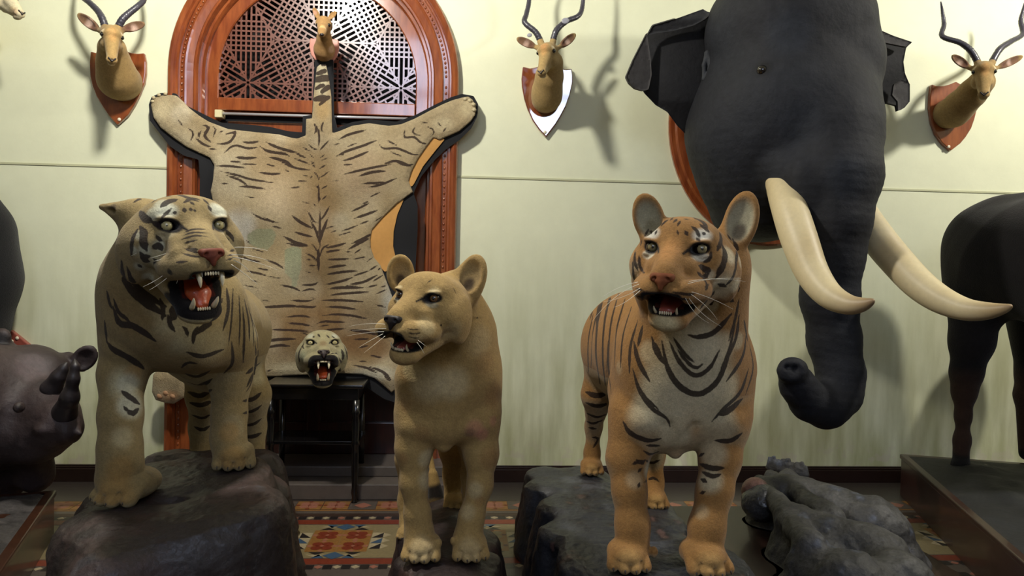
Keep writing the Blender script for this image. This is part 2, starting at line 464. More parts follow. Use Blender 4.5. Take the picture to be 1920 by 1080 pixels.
# back wall with the arched opening cut out of it
def arch_path(r, n=40, z0=0.0):
    p = [(ARX-r, z0)]+[(ARX-r*math.cos(math.pi*i/n), ARZ+r*math.sin(math.pi*i/n)) for i in range(n+1)]+[(ARX+r, z0)]
    return p
mb = MB(); ro = AR-.12
ap = arch_path(ro, 40)
V = []; F = []
mb.add([(XL, WALL, 0), (ARX-ro, WALL, 0), (ARX-ro, WALL, ARZ), (XL, WALL, ARZ)], [(0, 1, 2, 3)])
mb.add([(ARX+ro, WALL, 0), (XR, WALL, 0), (XR, WALL, ARZ), (ARX+ro, WALL, ARZ)], [(0, 1, 2, 3)])
arc = ap[1:-1]
for a, b in zip(arc[:-1], arc[1:]): mb.add([(a[0], WALL, a[1]), (b[0], WALL, b[1]), (b[0], WALL, HZ), (a[0], WALL, HZ)], [(0, 1, 2, 3)])
mb.add([(XL, WALL, ARZ), (ARX-ro, WALL, ARZ), (ARX-ro, WALL, HZ), (XL, WALL, HZ)], [(0, 1, 2, 3)])
mb.add([(ARX+ro, WALL, ARZ), (XR, WALL, ARZ), (XR, WALL, HZ), (ARX+ro, WALL, HZ)], [(0, 1, 2, 3)])
for a, b in zip(ap[:-1], ap[1:]): mb.add([(a[0], WALL, a[1]), (a[0], WALL+.3, a[1]), (b[0], WALL+.3, b[1]), (b[0], WALL, b[1])], [(0, 1, 2, 3)])
S_(mb.build('wall_back', M['wall']))
mb = MB(); mb.box(XL-.1, XL, YB, WALL+.3, 0, HZ); S_(mb.build('wall_left', M['plain_wall']))
mb = MB(); mb.box(XR, XR+.1, YB, WALL+.3, 0, HZ); S_(mb.build('wall_right', M['plain_wall']))
mb = MB()
for x0, x1, z0, z1 in ((XL, XR, 0, 3.45), (XL, XR, 4.55, HZ), (XL, -1.7, 3.45, 4.55), (-.3, 1.12, 3.45, 4.55), (2.3, XR, 3.45, 4.55)): mb.box(x0, x1, YB-.1, YB, z0, z1)
S_(mb.build('wall_front', M['plain_wall']))
mb = MB(); mb.box(XL, XR, YB, WALL+.3, HZ, HZ+.1); S_(mb.build('ceiling', M['ceiling']))
# dado line, skirting
mb = MB()
for x0, x1 in ((XL, ARX-AR+.01), (ARX+AR-.01, XR)): mb.box(x0, x1, WALL-.006, WALL+.002, 1.934, 1.948)
S_(mb.build('trim_1', M['trim'], bevel=.002))
mb = MB()
for x0, x1 in ((XL, ARX-AR+.01), (ARX+AR-.01, XR)):
    mb.box(x0, x1, WALL-.03, WALL+.002, 0, .082); mb.box(x0, x1, WALL-.022, WALL+.002, .082, .094); mb.box(x0, x1, WALL-.012, WALL+.002, .094, .102)
S_(mb.build('baseboard_back', M['skirt'], bevel=.003))

# floor: encaustic tiles
TC0 = dict(stone=(66, 58, 54), gold=(170, 116, 52), brown=(66, 42, 30), cream=(205, 186, 146), black=(30, 24, 24), red=(140, 52, 28), beige=(158, 140, 98), blue=(66, 96, 128), pink=(186, 116, 92), grey=(98, 86, 76), dred=(96, 32, 20))
TC = {k: tuple(int(x*.74+8) for x in v) for k, v in TC0.items()}
tk = list(TC); TM = [mat('floor_tile_'+k, TC[k], .38, noise=.16, nscale=25, bump=.05, bscale=30, coat=.1) for k in tk]
fl = MB()
lay = [0.0]
def q(x0, x1, d0, d1, c, z=0): fl.add([(x0, d0, z), (x1, d0, z), (x1, d1, z), (x0, d1, z)], [(0, 1, 2, 3)], tk.index(c))
def tri(pts, c, z): fl.add([(x, d, z) for x, d in pts], [tuple(range(len(pts)))], tk.index(c))
def ccw(p):
    a = sum(p[i][0]*p[(i+1) % len(p)][1]-p[(i+1) % len(p)][0]*p[i][1] for i in range(len(p))); return p if a > 0 else p[::-1]
def pl(pts, c, z): tri(ccw(pts), c, z)
q(XL, XR, YB, WALL+.3, 'stone')
e = .0006
x0, x1 = -3.6, 4.6
q(x0, x1, 2.2, 4.345, 'brown', e)
def checks(x0, x1, d0, d1, n):
    w = (x1-x0)/n
    for i in range(n):
        a = x0+i*w
        q(a, a+w*.5, d0, d1, 'black', 3*e)
        c = 'cream' if i % 3 else 'pink'
        pl([(a+w*.5, (d0+d1)/2), (a+w*.75, d0+.004), (a+w, (d0+d1)/2), (a+w*.75, d1-.004)], c, 4*e)
def flower(cx, cy, s, c1, c2, c3, z):
    q(cx-s/2, cx+s/2, cy-s/2, cy+s/2, c2, z)
    for a in range(4):
        t = math.pi/2*a+math.pi/4; px_, py_ = cx+s*.24*math.cos(t), cy+s*.24*math.sin(t)
        pl([(px_+s*.19*math.cos(k*math.pi/4), py_+s*.19*math.sin(k*math.pi/4)) for k in range(8)], c1, z+e)
        t = math.pi/2*a; px_, py_ = cx+s*.42*math.cos(t), cy+s*.42*math.sin(t)
        pl([(px_+s*.09*math.cos(k*math.pi/3), py_+s*.09*math.sin(k*math.pi/3)) for k in range(6)], c3, z+e)
    pl([(cx+s*.07*math.cos(k*math.pi/3), cy+s*.07*math.sin(k*math.pi/3)) for k in range(6)], c3, z+2*e)
n = int((x1-x0)/.15)
for i in range(n):
    cx = x0+.075+i*.15
    if i % 3 == 2: q(cx-.075, cx+.075, 4.19, 4.335, 'grey', 2*e); pl([(cx-.05, 4.26), (cx, 4.21), (cx+.05, 4.26), (cx, 4.31)], 'pink', 3*e)
    else:
        flower(cx, 4.2625, .145, 'pink', 'gold', 'red', 2*e)
for (a, b, c) in ((4.165, 4.182, 'gold'), (4.12, 4.16, 'grey'), (4.078, 4.1, 'brown')): q(x0, x1, a, b, c, 2*e)
G0 = -.92; GW = 1.40; PER = 1.62
for g in range(-2, 3):
    a = G0+g*PER; b = a+GW
    q(a, b, 2.3, 4.07, 'grey', 2*e)
    for k in range(3):                         # rows of carpet panels coming forward
        D = -k*.80
        if 3.3+D < 2.2: continue
        checks(a, b, 4.018+D, 4.068+D, 17); q(a, b, 3.945+D, 4.012+D, 'red', 3*e)
        checks(a, b, 3.352+D, 3.402+D, 17); q(a, b, 3.408+D, 3.475+D, 'red', 3*e)
        q(a+.0, b-.1, 3.484+D, 3.936+D, 'beige', 3*e)
        for cx in (a+.354, a+1.035):
            cy = 3.705+D
            for sx in (-1, 1):
                for sy in (-1, 1): flower(cx+sx*.0735, cy+sy*.0735, .145, 'red' if cx < a+.7 else 'beige', 'gold' if cx > a+.7 or (sx*sy > 0) else 'gold', 'dred' if cx > a+.7 else 'pink', 4*e)
            for sx in (-1, 1):
                X = cx+sx*.150
                for j, t in enumerate((-.075, 0, .075)):
                    yy = cy+t
                    pl([(X, yy-.035), (X+sx*.055, yy+.035), (X+sx*.055, yy-.035)], 'black' if j != 1 else 'blue', 4*e)
                    pl([(X+sx*.055, yy-.035), (X+sx*.055, yy+.035), (X+sx*.095, yy)], 'cream', 4*e)
                    pl([(X, yy-.035), (X+sx*.055, yy+.035), (X, yy+.035)], 'cream', 4*e)
            for sy in (-1, 1):
                Y = cy+sy*.150
                for j, t in enumerate((-.085, .085)):
                    xx = cx+t
                    pl([(xx-.04, Y), (xx+.04, Y), (xx, Y+sy*.035)], 'black', 4*e)
                    pl([(xx-.045, Y+sy*.036), (xx+.045, Y+sy*.036), (xx, Y+sy*.064)], 'cream', 5*e)
                pl([(cx, Y), (cx-.05, Y+sy*.045), (cx, Y+sy*.09), (cx+.05, Y+sy*.045)], 'blue', 5*e)
                pl([(cx-.1, Y+sy*.075), (cx-.04, Y+sy*.075), (cx-.07, Y+sy*.03)], 'blue', 5*e)
                pl([(cx+.1, Y+sy*.075), (cx+.04, Y+sy*.075), (cx+.07, Y+sy*.03)], 'blue', 5*e)
    q(b-.10, b-.065, 2.4, 3.936, 'brown', 6*e); q(b-.065, b-.005, 2.4, 3.95, 'red', 6*e); q(b-.003, b+.006, 2.4, 4.02, 'cream', 6*e)
    for j in range(24):
        yy = 4.0-.075*j
        pl([(b+.03, yy), (b+.05, yy-.02), (b+.03, yy-.04), (b+.012, yy-.02)], 'pink', 6*e)
    q(b+.0, b+.06, 4.02, 4.068, 'blue', 6*e); pl([(b, 4.02), (b+.06, 4.02), (b, 4.068)], 'cream', 7*e)
S_(mesh_obj('floor', fl.V, fl.F, TM, sm=False, mi=fl.M))

# stone door steps
mb = MB(); mb.box(ARX-1.0, ARX+1.0, 4.36, WALL, 0, .092); mb.box(ARX-.9, ARX+.9, 4.52, WALL+.2, .092, .155)
o = S_(mb.build('trim_2', M['stone_step'], bevel=.006))

# arched doorway: moulded frame, leaf, lattice fanlight
door = bpy.data.objects.new('door_1', None); COL.objects.link(door); door.location = (ARX, WALL, .155); door['kind'] = 'structure'
def sweep(name, prof, m, r0=AR, n=48, z0=.155, bev=0):
    """prof: (inset from outer edge, y)"""
    mb = MB(); path = []
    path.append((ARX-r0, z0, 1, 0))
    for i in range(n+1):
        t = math.pi*i/n; path.append((ARX-r0*math.cos(t), ARZ+r0*math.sin(t), math.cos(t), -math.sin(t)))
    path.append((ARX+r0, z0, -1, 0))
    V = [(x+nx*a, y, z+nz*a) for x, z, nx, nz in path for a, y in prof]; k = len(prof)
    F = [(i*k+j, i*k+(j+1) % k, (i+1)*k+(j+1) % k, (i+1)*k+j) for i in range(len(path)-1) for j in range(k)]
    mb.add(V, F); return mb.build(name, m, door, sm=False, bevel=bev)
w = WALL
sweep('outer_moulding', [(0, w+.01), (0, w-.05), (.008, w-.062), (.025, w-.068), (.04, w-.06), (.048, w-.045), (.058, w-.045), (.066, w-.05), (.066, w+.01)], M['wood'])
o = sweep('beaded_band', [(.066, w+.01), (.066, w-.036), (.096, w-.036), (.096, w+.01)], M['wood'])
# carved beads in the band
mb = MB()
L_ = math.pi*(AR-.081); nb = 150
pts = []
for i in range(60): pts.append((ARX-AR+.081, .2+i*(ARZ-.2)/60)); pts.append((ARX+AR-.081, .2+i*(ARZ-.2)/60))
for i in range(90):
    t = math.pi*i/90; pts.append((ARX-(AR-.081)*math.cos(t), ARZ+(AR-.081)*math.sin(t)))
for x, z in pts: mb.ball((x, w-.036, z), (.008, .006, .011), n=6)
mb.build('carved_beads', M['wood'], door, sm=True)
sweep('inner_moulding', [(.096, w+.01), (.096, w-.048), (.104, w-.054), (.115, w-.05), (.15, w-.04), (.158, w-.048), (.17, w-.048), (.176, w-.03), (.176, w+.1)], M['wood'])
sweep('door_reveal', [(.176, w+.12), (.176, w+.0), (.19, w+.0), (.2, w+.02), (.2, w+.12)], M['wood'])
sweep('leaf_stile', [(.2, w+.12), (.2, w+.045), (.268, w+.045), (.274, w+.05), (.274, w+.12)], M['wood'])
RL = AR-.274                                # lattice radius
XA, XB = ARX-RL, ARX+RL
zr1 = P(412, 183, w+.05)[2]; zr0 = P(412, 207, w+.05)[2]
mb = MB(); mb.box(XA, XB, w+.03, w+.12, zr0, zr1); mb.box(XA, XB, w+.05, w+.12, zr0-.014, zr0)
mb.build('transom_rail', M['wood'], door, bevel=.006)
mb = MB()
zb = P(412, 226, w+.06)[2]
mb.box(XA-.01, XB+.01, w+.058, w+.12, zb-.11, zb); mb.build('leaf_top_rail', M['wood'], door, bevel=.006); mb = MB()
for x in (XA, ARX-.04, XB-.06): mb.box(x, x+.08 if x == ARX-.04 else x+.06, w+.055, w+.12, .155, zb)
mb.box(XA, XB, w+.06, w+.12, .155, .36); mb.box(XA, XB, w+.06, w+.12, 1.0, 1.12)
mb.build('leaf_frame', M['wood_shaded'], door, bevel=.006)
mb = MB(); mb.box(XA, XB, w+.09, w+.115, .3, 1.05)
for i in range(12):
    x = XA+.09+i*.09; mb.box(x, x+.012, w+.083, w+.09, .36, 1.0)
mb.build('lower_panel', M['wood_shaded'], door)
M['dark_glass'] = mat('dark_glass', (16, 17, 20), .15, coat=.5)
mb = MB(); mb.box(XA, XB, w+.095, w+.115, 1.05, zb-.05); mb.build('dark_pane', M['dark_glass'], door)
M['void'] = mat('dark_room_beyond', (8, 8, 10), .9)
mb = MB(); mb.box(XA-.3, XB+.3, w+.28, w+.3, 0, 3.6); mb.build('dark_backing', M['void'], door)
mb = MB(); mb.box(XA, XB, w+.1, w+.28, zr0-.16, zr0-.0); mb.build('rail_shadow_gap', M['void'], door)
# lattice: rhombi between star centres, each pierced with slots and square holes
M['lattice'] = mat('varnished_lattice', (110, 64, 50), .3, noise=.12, nscale=8, coat=.8)
mb = MB()
yL = w+.07; c0 = P(465.6, 156, yL); c1 = P(752, 165, yL); SX = (c1[0]-c0[0]); ZS = (c0[2]+c1[2])/2
Lt = SX/math.sqrt(3); rowp = SX/31.0; bw = rowp*.36
ccx, ccz = ARX, ARZ; Rin = RL+.005; zmin = zr1-.01
def clipseg(a, b):
    """clip to the half disc"""
    t0, t1 = 0.0, 1.0
    dx, dz = b[0]-a[0], b[1]-a[1]
    if abs(dz) > 1e-9:
        t = (zmin-a[1])/dz
        if dz > 0: t0 = max(t0, t)
        else: t1 = min(t1, t)
    elif a[1] < zmin: return None
    A = dx*dx+dz*dz; B = 2*(dx*(a[0]-ccx)+dz*(a[1]-ccz)); C = (a[0]-ccx)**2+(a[1]-ccz)**2-Rin**2
    if max(a[1], b[1]) > ccz or True:
        D = B*B-4*A*C
        if D <= 0: return None
        r1, r2 = (-B-math.sqrt(D))/(2*A), (-B+math.sqrt(D))/(2*A)
        # below the spring line the opening continues straight down
        if min(a[1], b[1]) > ccz-.02 or C > 0: t0, t1 = max(t0, r1), min(t1, r2)
        else: t0, t1 = max(t0, r1), min(t1, r2)
    if t1-t0 < 1e-3: return None
    return (a[0]+dx*t0, a[1]+dz*t0), (a[0]+dx*t1, a[1]+dz*t1)
def bar(a, b, wd, dep=0.0):
    c = clipseg(a, b)
    if c is None: return
    a, b = c; l = math.hypot(b[0]-a[0], b[1]-a[1])
    if l < .004: return
    u = ((b[0]-a[0])/l, (b[1]-a[1])/l); v = (-u[1]*wd/2, u[0]*wd/2)
    q4 = [(a[0]-v[0], a[1]-v[1]), (b[0]-v[0], b[1]-v[1]), (b[0]+v[0], b[1]+v[1]), (a[0]+v[0], a[1]+v[1])]
    y0 = yL-.006+dep
    V = [(x, y0, z) for x, z in q4]+[(x, y0+.012, z) for x, z in q4]
    mb.add(V, [(0, 1, 2, 3), (0, 4, 5, 1), (1, 5, 6, 2), (2, 6, 7, 3), (3, 7, 4, 0)])
stars = []
for i in range(-3, 5):
    for j in range(-3, 8):
        sx = c0[0]+i*SX/2; sz = ZS+j*Lt+(i % 2)*Lt/2
        if abs(sx-ccx) < RL+Lt and -.7 < sz-zmin < RL+Lt: stars.append((sx, sz))
done = []
for (sx, sz) in stars:
    for ang in (90, 30, -30):
        t = math.radians(ang); u = (math.cos(t), math.sin(t)); v = (-u[1], u[0])
        mx, mz = sx+u[0]*Lt/2, sz+u[1]*Lt/2
        W2 = Lt/2*math.tan(math.radians(30)); H = Lt/2
        def pt(a, b): return (mx+u[0]*a+v[0]*b, mz+u[1]*a+v[1]*b)
        k = 0
        for s_ in (-1, 1):
            b = .5*rowp
            i_ = 0
            while b < W2-.3*rowp:
                half = H*(1-b/W2)
                bar(pt(-half, s_*b), pt(half, s_*b), bw); b += rowp; i_ += 1
        nx_ = int(H*.36/rowp)
        for a in range(-nx_, nx_+1):
            aa = a*rowp+.0*rowp; wv = W2*(1-abs(aa)/H)
            bar(pt(aa+rowp/2, -wv), pt(aa+rowp/2, wv), bw, .0012)
        # stubby end ties between the long slots
        for s_ in (-1, 1):
            for kk, aa in enumerate((.54, .76)):
                a = s_*H*aa; wv = W2*(1-aa)
                if wv > rowp*.6: bar(pt(a, rowp*.5), pt(a, wv), bw, .0012); bar(pt(a, -rowp*.5), pt(a, -wv), bw, .0012)
        # rhombus sides
        for s1 in (-1, 1):
            for s2 in (-1, 1):
                pa_, pb_ = pt(s1*H, 0), pt(0, s2*W2); kk_ = tuple(round(v_, 3) for v_ in pa_+pb_)
                if not any(abs(kk_[0]-o_[0])+abs(kk_[1]-o_[1])+abs(kk_[2]-o_[2])+abs(kk_[3]-o_[3]) < .01 for o_ in done): done.append(kk_); bar(pa_, pb_, bw*1.1, -.0008)
mb.build('lattice_fanlight', M['lattice'], door)

# steel curtain rod under the rail
ra = P(418, 213, w-.0); rb = P(800, 224, w-.0)
t = empty('curtain_rod', (ra+rb)/2, 'thin steel rod across the doorway just below the lattice fanlight', 'rod')
M['steel'] = mat('brushed_steel', (215, 215, 220), .3, metal=.5)
mb = MB(); mb.tube([ra, rb], .009, 12); mb.build('rod', M['steel'], t, sm=True)
M['bracket'] = mat('cream_bracket', (214, 204, 160), .5)
for i, (x_, y_) in enumerate(((411, 214), (796, 226))):
    c = P(x_, y_, w); mb = MB(); mb.box(c[0]-.022, c[0]+.022, c[1]-.022, w+.05, c[2]-.024, c[2]+.024); mb.build('bracket', M['bracket'], t, bevel=.004)

# high windows in the wall behind the camera (daylight)
M['sky_glass'] = mat('bright_window_glass', (220, 230, 245), .2, emis=(214, 228, 255), estr=SKY)
for wi, (wx0, wx1) in enumerate(((-1.7, -.3), (1.12, 2.3))):
    win = bpy.data.objects.new('window_%d' % (wi+1), None); COL.objects.link(win); win.location = (wx0, YB, 3.5); win['kind'] = 'structure'
    mb = MB(); xm = (wx0+wx1)/2
    for a, b, c, d_ in ((wx0, wx1, 3.45, 3.5), (wx0, wx1, 4.5, 4.55), (wx0, wx0+.05, 3.45, 4.55), (wx1-.05, wx1, 3.45, 4.55), (xm-.015, xm+.015, 3.45, 4.55)): mb.box(a, b, YB-.08, YB+.02, c, d_)
    mb.build('window_frame', M['wood'], win, bevel=.005)
    mb = MB(); mb.box(wx0+.04, wx1-.04, YB-.06, YB-.05, 3.49, 4.51); mb.build('window_pane', M['sky_glass'], win)

for k_ in ('wood', 'lattice'): M[k_].node_tree.nodes['Principled BSDF'].inputs['Coat IOR'].default_value = 2.0
# ---------------------------------------------------------------- light
def lamp(name, loc, size, power, col, rot=None, label=None):
    t = empty(name, loc, label, 'lamp')
    mb = MB(); mb.lathe([(.02, HZ-loc[2]-.0), (.02, .07), (.09, .06), (.17, .0), (.165, -.005), (.08, .045), (.0, .05)], loc, 24); mb.build('shade', M['ceiling'], t, sm=True)
    ld = bpy.data.lights.new(name+'_light', 'POINT'); ld.shadow_soft_size = size; ld.energy = power; ld.color = col
    lo = bpy.data.objects.new(name+'_light', ld); COL.objects.link(lo); lo.location = (loc[0], loc[1], loc[2]-.13)
    lo.parent = t; lo.matrix_parent_inverse = Matrix.Translation(t.location).inverted()
    if rot is not None: lo.rotation_euler = rot
    return t
WARM = (1.0, .96, .87)
lamp('pendant_lamp', (-1.05, 2.75, 3.8), .1, 285, WARM, label='pendant lamp above the snarling tiger')
lamp('pendant_lamp', (4.3, 2.75, 3.8), .1, 285, WARM, label='pendant lamp above the black bull')
# skylights in the ceiling behind the camera
M['skylight'] = mat('skylight_glass', (220, 230, 245), .2, emis=(214, 228, 255), estr=SKY)
for wi, (wx0, wx1) in enumerate(((-1.5, .15), (1.22, 2.4))):
    sk = bpy.data.objects.new('window_%d' % (wi+3), None); COL.objects.link(sk); sk.location = (wx0, -2.4, HZ); sk['kind'] = 'structure'
    mb = MB(); mb.box(wx0, wx1, -4.05, -.9, HZ-.03, HZ-.02); mb.build('skylight_pane', M['skylight'], sk)
    mb = MB()
    for a, b, c, d_ in ((wx0-.08, wx0, -4.13, -.82), (wx1, wx1+.08, -4.13, -.82), (wx0-.08, wx1+.08, -.9, -.82), (wx0-.08, wx1+.08, -4.13, -4.05)): mb.box(a, b, c, d_, HZ-.07, HZ)
    mb.build('skylight_frame', M['wood'], sk, bevel=.004)
wd = bpy.data.worlds.new('World'); SC.world = wd; wd.use_nodes = True
wd.node_tree.nodes['Background'].inputs[0].default_value = (.75, .85, 1, 1); wd.node_tree.nodes['Background'].inputs[1].default_value = .12

# ---------------------------------------------------------------- camera
cd = bpy.data.cameras.new('camera'); co = bpy.data.objects.new('camera', cd); COL.objects.link(co)
cd.sensor_width = 36; cd.lens = FPX*36/1920; cd.clip_start = .05
mt = Matrix([[RT[0], UP[0], -FW[0], CAM[0]], [RT[1], UP[1], -FW[1], CAM[1]], [RT[2], UP[2], -FW[2], CAM[2]], [0, 0, 0, 1]])
co.matrix_world = mt; SC.camera = co
SC.view_settings.view_transform = 'Standard'; SC.view_settings.look = 'None'; SC.view_settings.gamma = 1; SC.view_settings.use_curve_mapping = False
SC.view_settings.exposure = 0.0
# ================================================================ BIG CATS
M['eye_gold'] = mat('glass_eye_yellow', (176, 164, 116), .08, coat=1)
M['eye_amber'] = mat('glass_eye_amber', (96, 66, 36), .08, coat=1)
M['eye_ring'] = mat('glass_eye_dark_ring', (26, 18, 14), .08, coat=1)
M['pupil'] = mat('pupil_black', (8, 8, 8), .08, coat=1)
M['tooth'] = mat('old_ivory_tooth', (226, 212, 176), .3, coat=.3)
M['tongue'] = mat('painted_tongue', (196, 84, 44), .35, coat=.3, noise=.1, nscale=30, bump=.2, bscale=90)
M['gum'] = mat('painted_gum', (170, 86, 74), .3, coat=.4)
M['whisker'] = mat('whisker', (236, 230, 210), .5)
M['claw'] = mat('claw', (60, 50, 42), .35)
def hide_mat(name, stripe=None, bump=.25):
    return mat(name, (0, 0, 0), .85, vcol=True, stripe=stripe, noise=.14, nscale=26, bump=bump*1.4, bscale=150, sheen=.1, spec=.2, fur=True)

class Head:
    """big-cat head; unit u is half the distance between the eyes, origin midway between them"""
    def __init__(s, o, u, yaw, pitch, roll, jaw):
        s.o = np.asarray(o, float); s.u = u; s.R = rotm(yaw, pitch, roll); s.jaw = math.radians(jaw); s.m0, s.m1, s.mw = .2, .92, .62
    def w(s, x, y, z): return s.o+s.R@(np.array([x, y, z])*s.u)
    def jp(s, x, y, z):
        """point on the lower jaw (given for a shut mouth) swung open"""
        hy, hz = 1.15, -1.55; c, n = math.cos(s.jaw), math.sin(s.jaw); dy, dz = y-hy, z-hz
        return (x, hy+dy*c-dz*n*-1*-1, hz+dz*c+dy*n) if False else (x, hy+dy*c-dz*n, hz+dy*n+dz*c)
    def E(s, B, c, r, k=.3, mode=1, rx=0, ry=0, rz=0):
        B.ell(s.w(*c), np.array(r)*s.u, s.R@rotm(rz, rx, ry), k*s.u, mode)
    def C(s, B, a, b, ra, rb, k=.3, mode=1, w=None, sc=1):
        B.cap(s.w(*a), s.w(*b), ra*s.u, rb*s.u, k*s.u, mode, None if w is None else s.R@np.array(w, float), sc)

def cat_head(B, H, snarl=0.0, lioness=False, ruff=1.0, wide=1.0):
    E, C, j = H.E, H.C, H.jp
    E(B, (0, 1.55, 0.0), (1.85*wide, 1.9, 1.22), .5)
    E(B, (0, .85, .5), (1.38*wide, 1.0, .78), .5)
    for s in (-1, 1):
        E(B, (s*.95, .40, .38), (.55, .4, .3), .35, rz=s*18)                  # brow
        E(B, (s*1.42*wide, 1.05, -.75), (.82, 1.1, .9), .5)                   # cheek bone
        if ruff: E(B, (s*1.68*wide, 1.75, -1.05), (.66*ruff, .8, 1.2), .5)
        E(B, (s*.64, -.1, -.85), (.55, .8, .5), .4)                            # side of bridge
        E(B, (s*.58, -1.26, -1.74+.05*snarl), (.68, .76, .56), .25)            # whisker pads
        E(B, (s*1.0, -.3, -1.65), (.6, 1.0, .55), .4)
        # lids and fur ridge round the eye
        E(B, (s*1.02, -.06, .27), (.4, .26, .13), .12, rz=s*16, ry=-s*8)
        E(B, (s*1.02, -.04, -.26), (.38, .26, .12), .14, rz=s*16)
    C(B, (0, .35, .05), (0, -1.42, -1.02), .62, .48, .4, w=(1, 0, 0), sc=1.15)
    E(B, (0, -1.66, -1.2), (.5, .32, .32), .2)
    if snarl:
        for t in (0, 1, 2, 3, 4): C(B, (-.55, -.35-.22*t, -.28-.15*t), (.55, -.35-.22*t, -.28-.15*t), .11, .11, .05)
        for s in (-1, 1): C(B, (s*.75, -.2, -.45), (s*.95, -.9, -1.15), .28, .32, .25)
    # lower jaw
    for s in (-1, 1): C(B, j(s*1.05, 1.1, -1.75), j(s*.45, -.8, -2.3), .5, .38, .3)
    E(B, j(0, -.95, -2.42), (.72+.12*snarl, .56, .45), .3, rx=-math.degrees(H.jaw))
    C(B, j(0, 1.0, -2.1), j(0, -.3, -2.45), .62, .5, .4)
    # mouth opening
    jw = H.jaw; n = 6
    for i in range(n+1):
        a = jw*(H.m0+(H.m1-H.m0)*i/n); hy, hz = 1.15, -1.80
        L0, L1 = 1.2, 3.4
        c, sn = math.cos(a), math.sin(a)
        pa = (0, hy-L0*c, hz-L0*sn); pb = (0, hy-L1*c, hz-L1*sn)
        C(B, pa, pb, .15, .12, .08, -1, w=(1, 0, 0), sc=H.mw/.13)
    # sockets, nostrils
    for s in (-1, 1):
        E(B, (s*1.0, -.22, .0), (.33, .42, .2), .07, -1, rz=s*14, ry=-s*12)
        E(B, (s*.27, -1.95, -1.2), (.12, .14, .1), .05, -1)
    C(B, (0, -2.14, -1.45), (0, -2.0, -1.95), .04, .04, .06, -1)

def ear(B, H, px, py, d, tipx, tipy, basex, basey, r, face=(0, -1, 0), th=.26, k=.02):
    """rounded ear: disc from base to tip (photo px), hollow side looking along face"""
    a = P(basex, basey, d); t = P(tipx, tipy, d); c = (a+t)/2; up = t-a; h = np.linalg.norm(up)/2; up /= 2*h
    f = np.asarray(face, float); f = f-up*(f@up); f /= np.linalg.norm(f); x = np.cross(up, f)*-1
    R = np.stack([x, -f, up], 1); rr = S(d, r)
    B.ell(c, (rr, rr*th*1.4, h*1.08), R, k)
    B.ell(c+f*rr*.42+up*h*.02, (rr*.80, rr*.5, h*.86), R, .008, -1)
    return c, R, (rr, rr, h)

def eye_parts(T, H, m, r=.29, y=.10, look=(0, 0), pup=.3, names=('eye', 'eye'), ring=True):
    for s in (-1, 1):
        c = H.w(s*1.0, y-.02, 0.0); mb = MB(); mb.ball(c, r*H.u, n=20); o = mb.build('eye', M['eye_ring'], T, sm=True)
        f = H.R@np.array([look[0]+s*.10, -1, look[1]]); f /= np.linalg.norm(f)
        mb = MB(); mb.ball(c+f*r*H.u*.28, r*H.u*.815, n=20); mb.build('iris', m, o, sm=True)
        mb = MB(); mb.ball(c+f*r*H.u*.97, r*H.u*pup*.7, n=12); mb.build('pupil', M['pupil'], o, sm=True)

def tooth(T, H, base, tip, r, name='tooth', cur=(0, 0, 0)):
    mb = MB(); b = H.w(*base); t = H.w(*tip); c = H.R@np.array(cur)*H.u
    pts = [b+(t-b)*x+c*math.sin(math.pi*x) for x in (0, .2, .4, .6, .8, .95, 1)]
    mb.tube(pts, [r*H.u*q_ for q_ in (1, .98, .9, .74, .5, .22, .06)], 10); mb.build(name, M['tooth'], T, sm=True)
def cat_teeth(T, H, big=1.0, dy=0.0, n=(1, 1, 1, 1), inc=(1, 1)):
    j = H.jp
    for s, on in ((-1, n[0]), (1, n[1])):
        if on: tooth(T, H, (s*.45, -1.45, -1.9), (s*.42, -1.58, -1.9-.62*big), .11*big, 'upper_canine', (0, -.08, 0))
    for s, on in ((-1, n[2]), (1, n[3])):
        if on: tooth(T, H, j(s*.42, -1.12, -2.05), j(s*.48, -1.28, -2.0+.62*big), .11*big, 'lower_canine', (0, -.08, 0))
    mb = MB()
    for i in range(6 if inc[0] else 0):
        x = (i-2.5)*.1; mb.ball(H.w(x, -1.72, -1.98), (.045*H.u, .04*H.u, .085*H.u), R=H.R, n=8)
    if inc[0]: mb.build('upper_incisors', M['tooth'], T, sm=True)
    mb = MB()
    for i in range(6):
        x = (i-2.5)*.09; mb.ball(H.w(*j(x, -1.3, -1.96)), (.04*H.u, .04*H.u, .08*H.u), R=H.R, n=8)
    mb.build('lower_incisors', M['tooth'], T, sm=True)
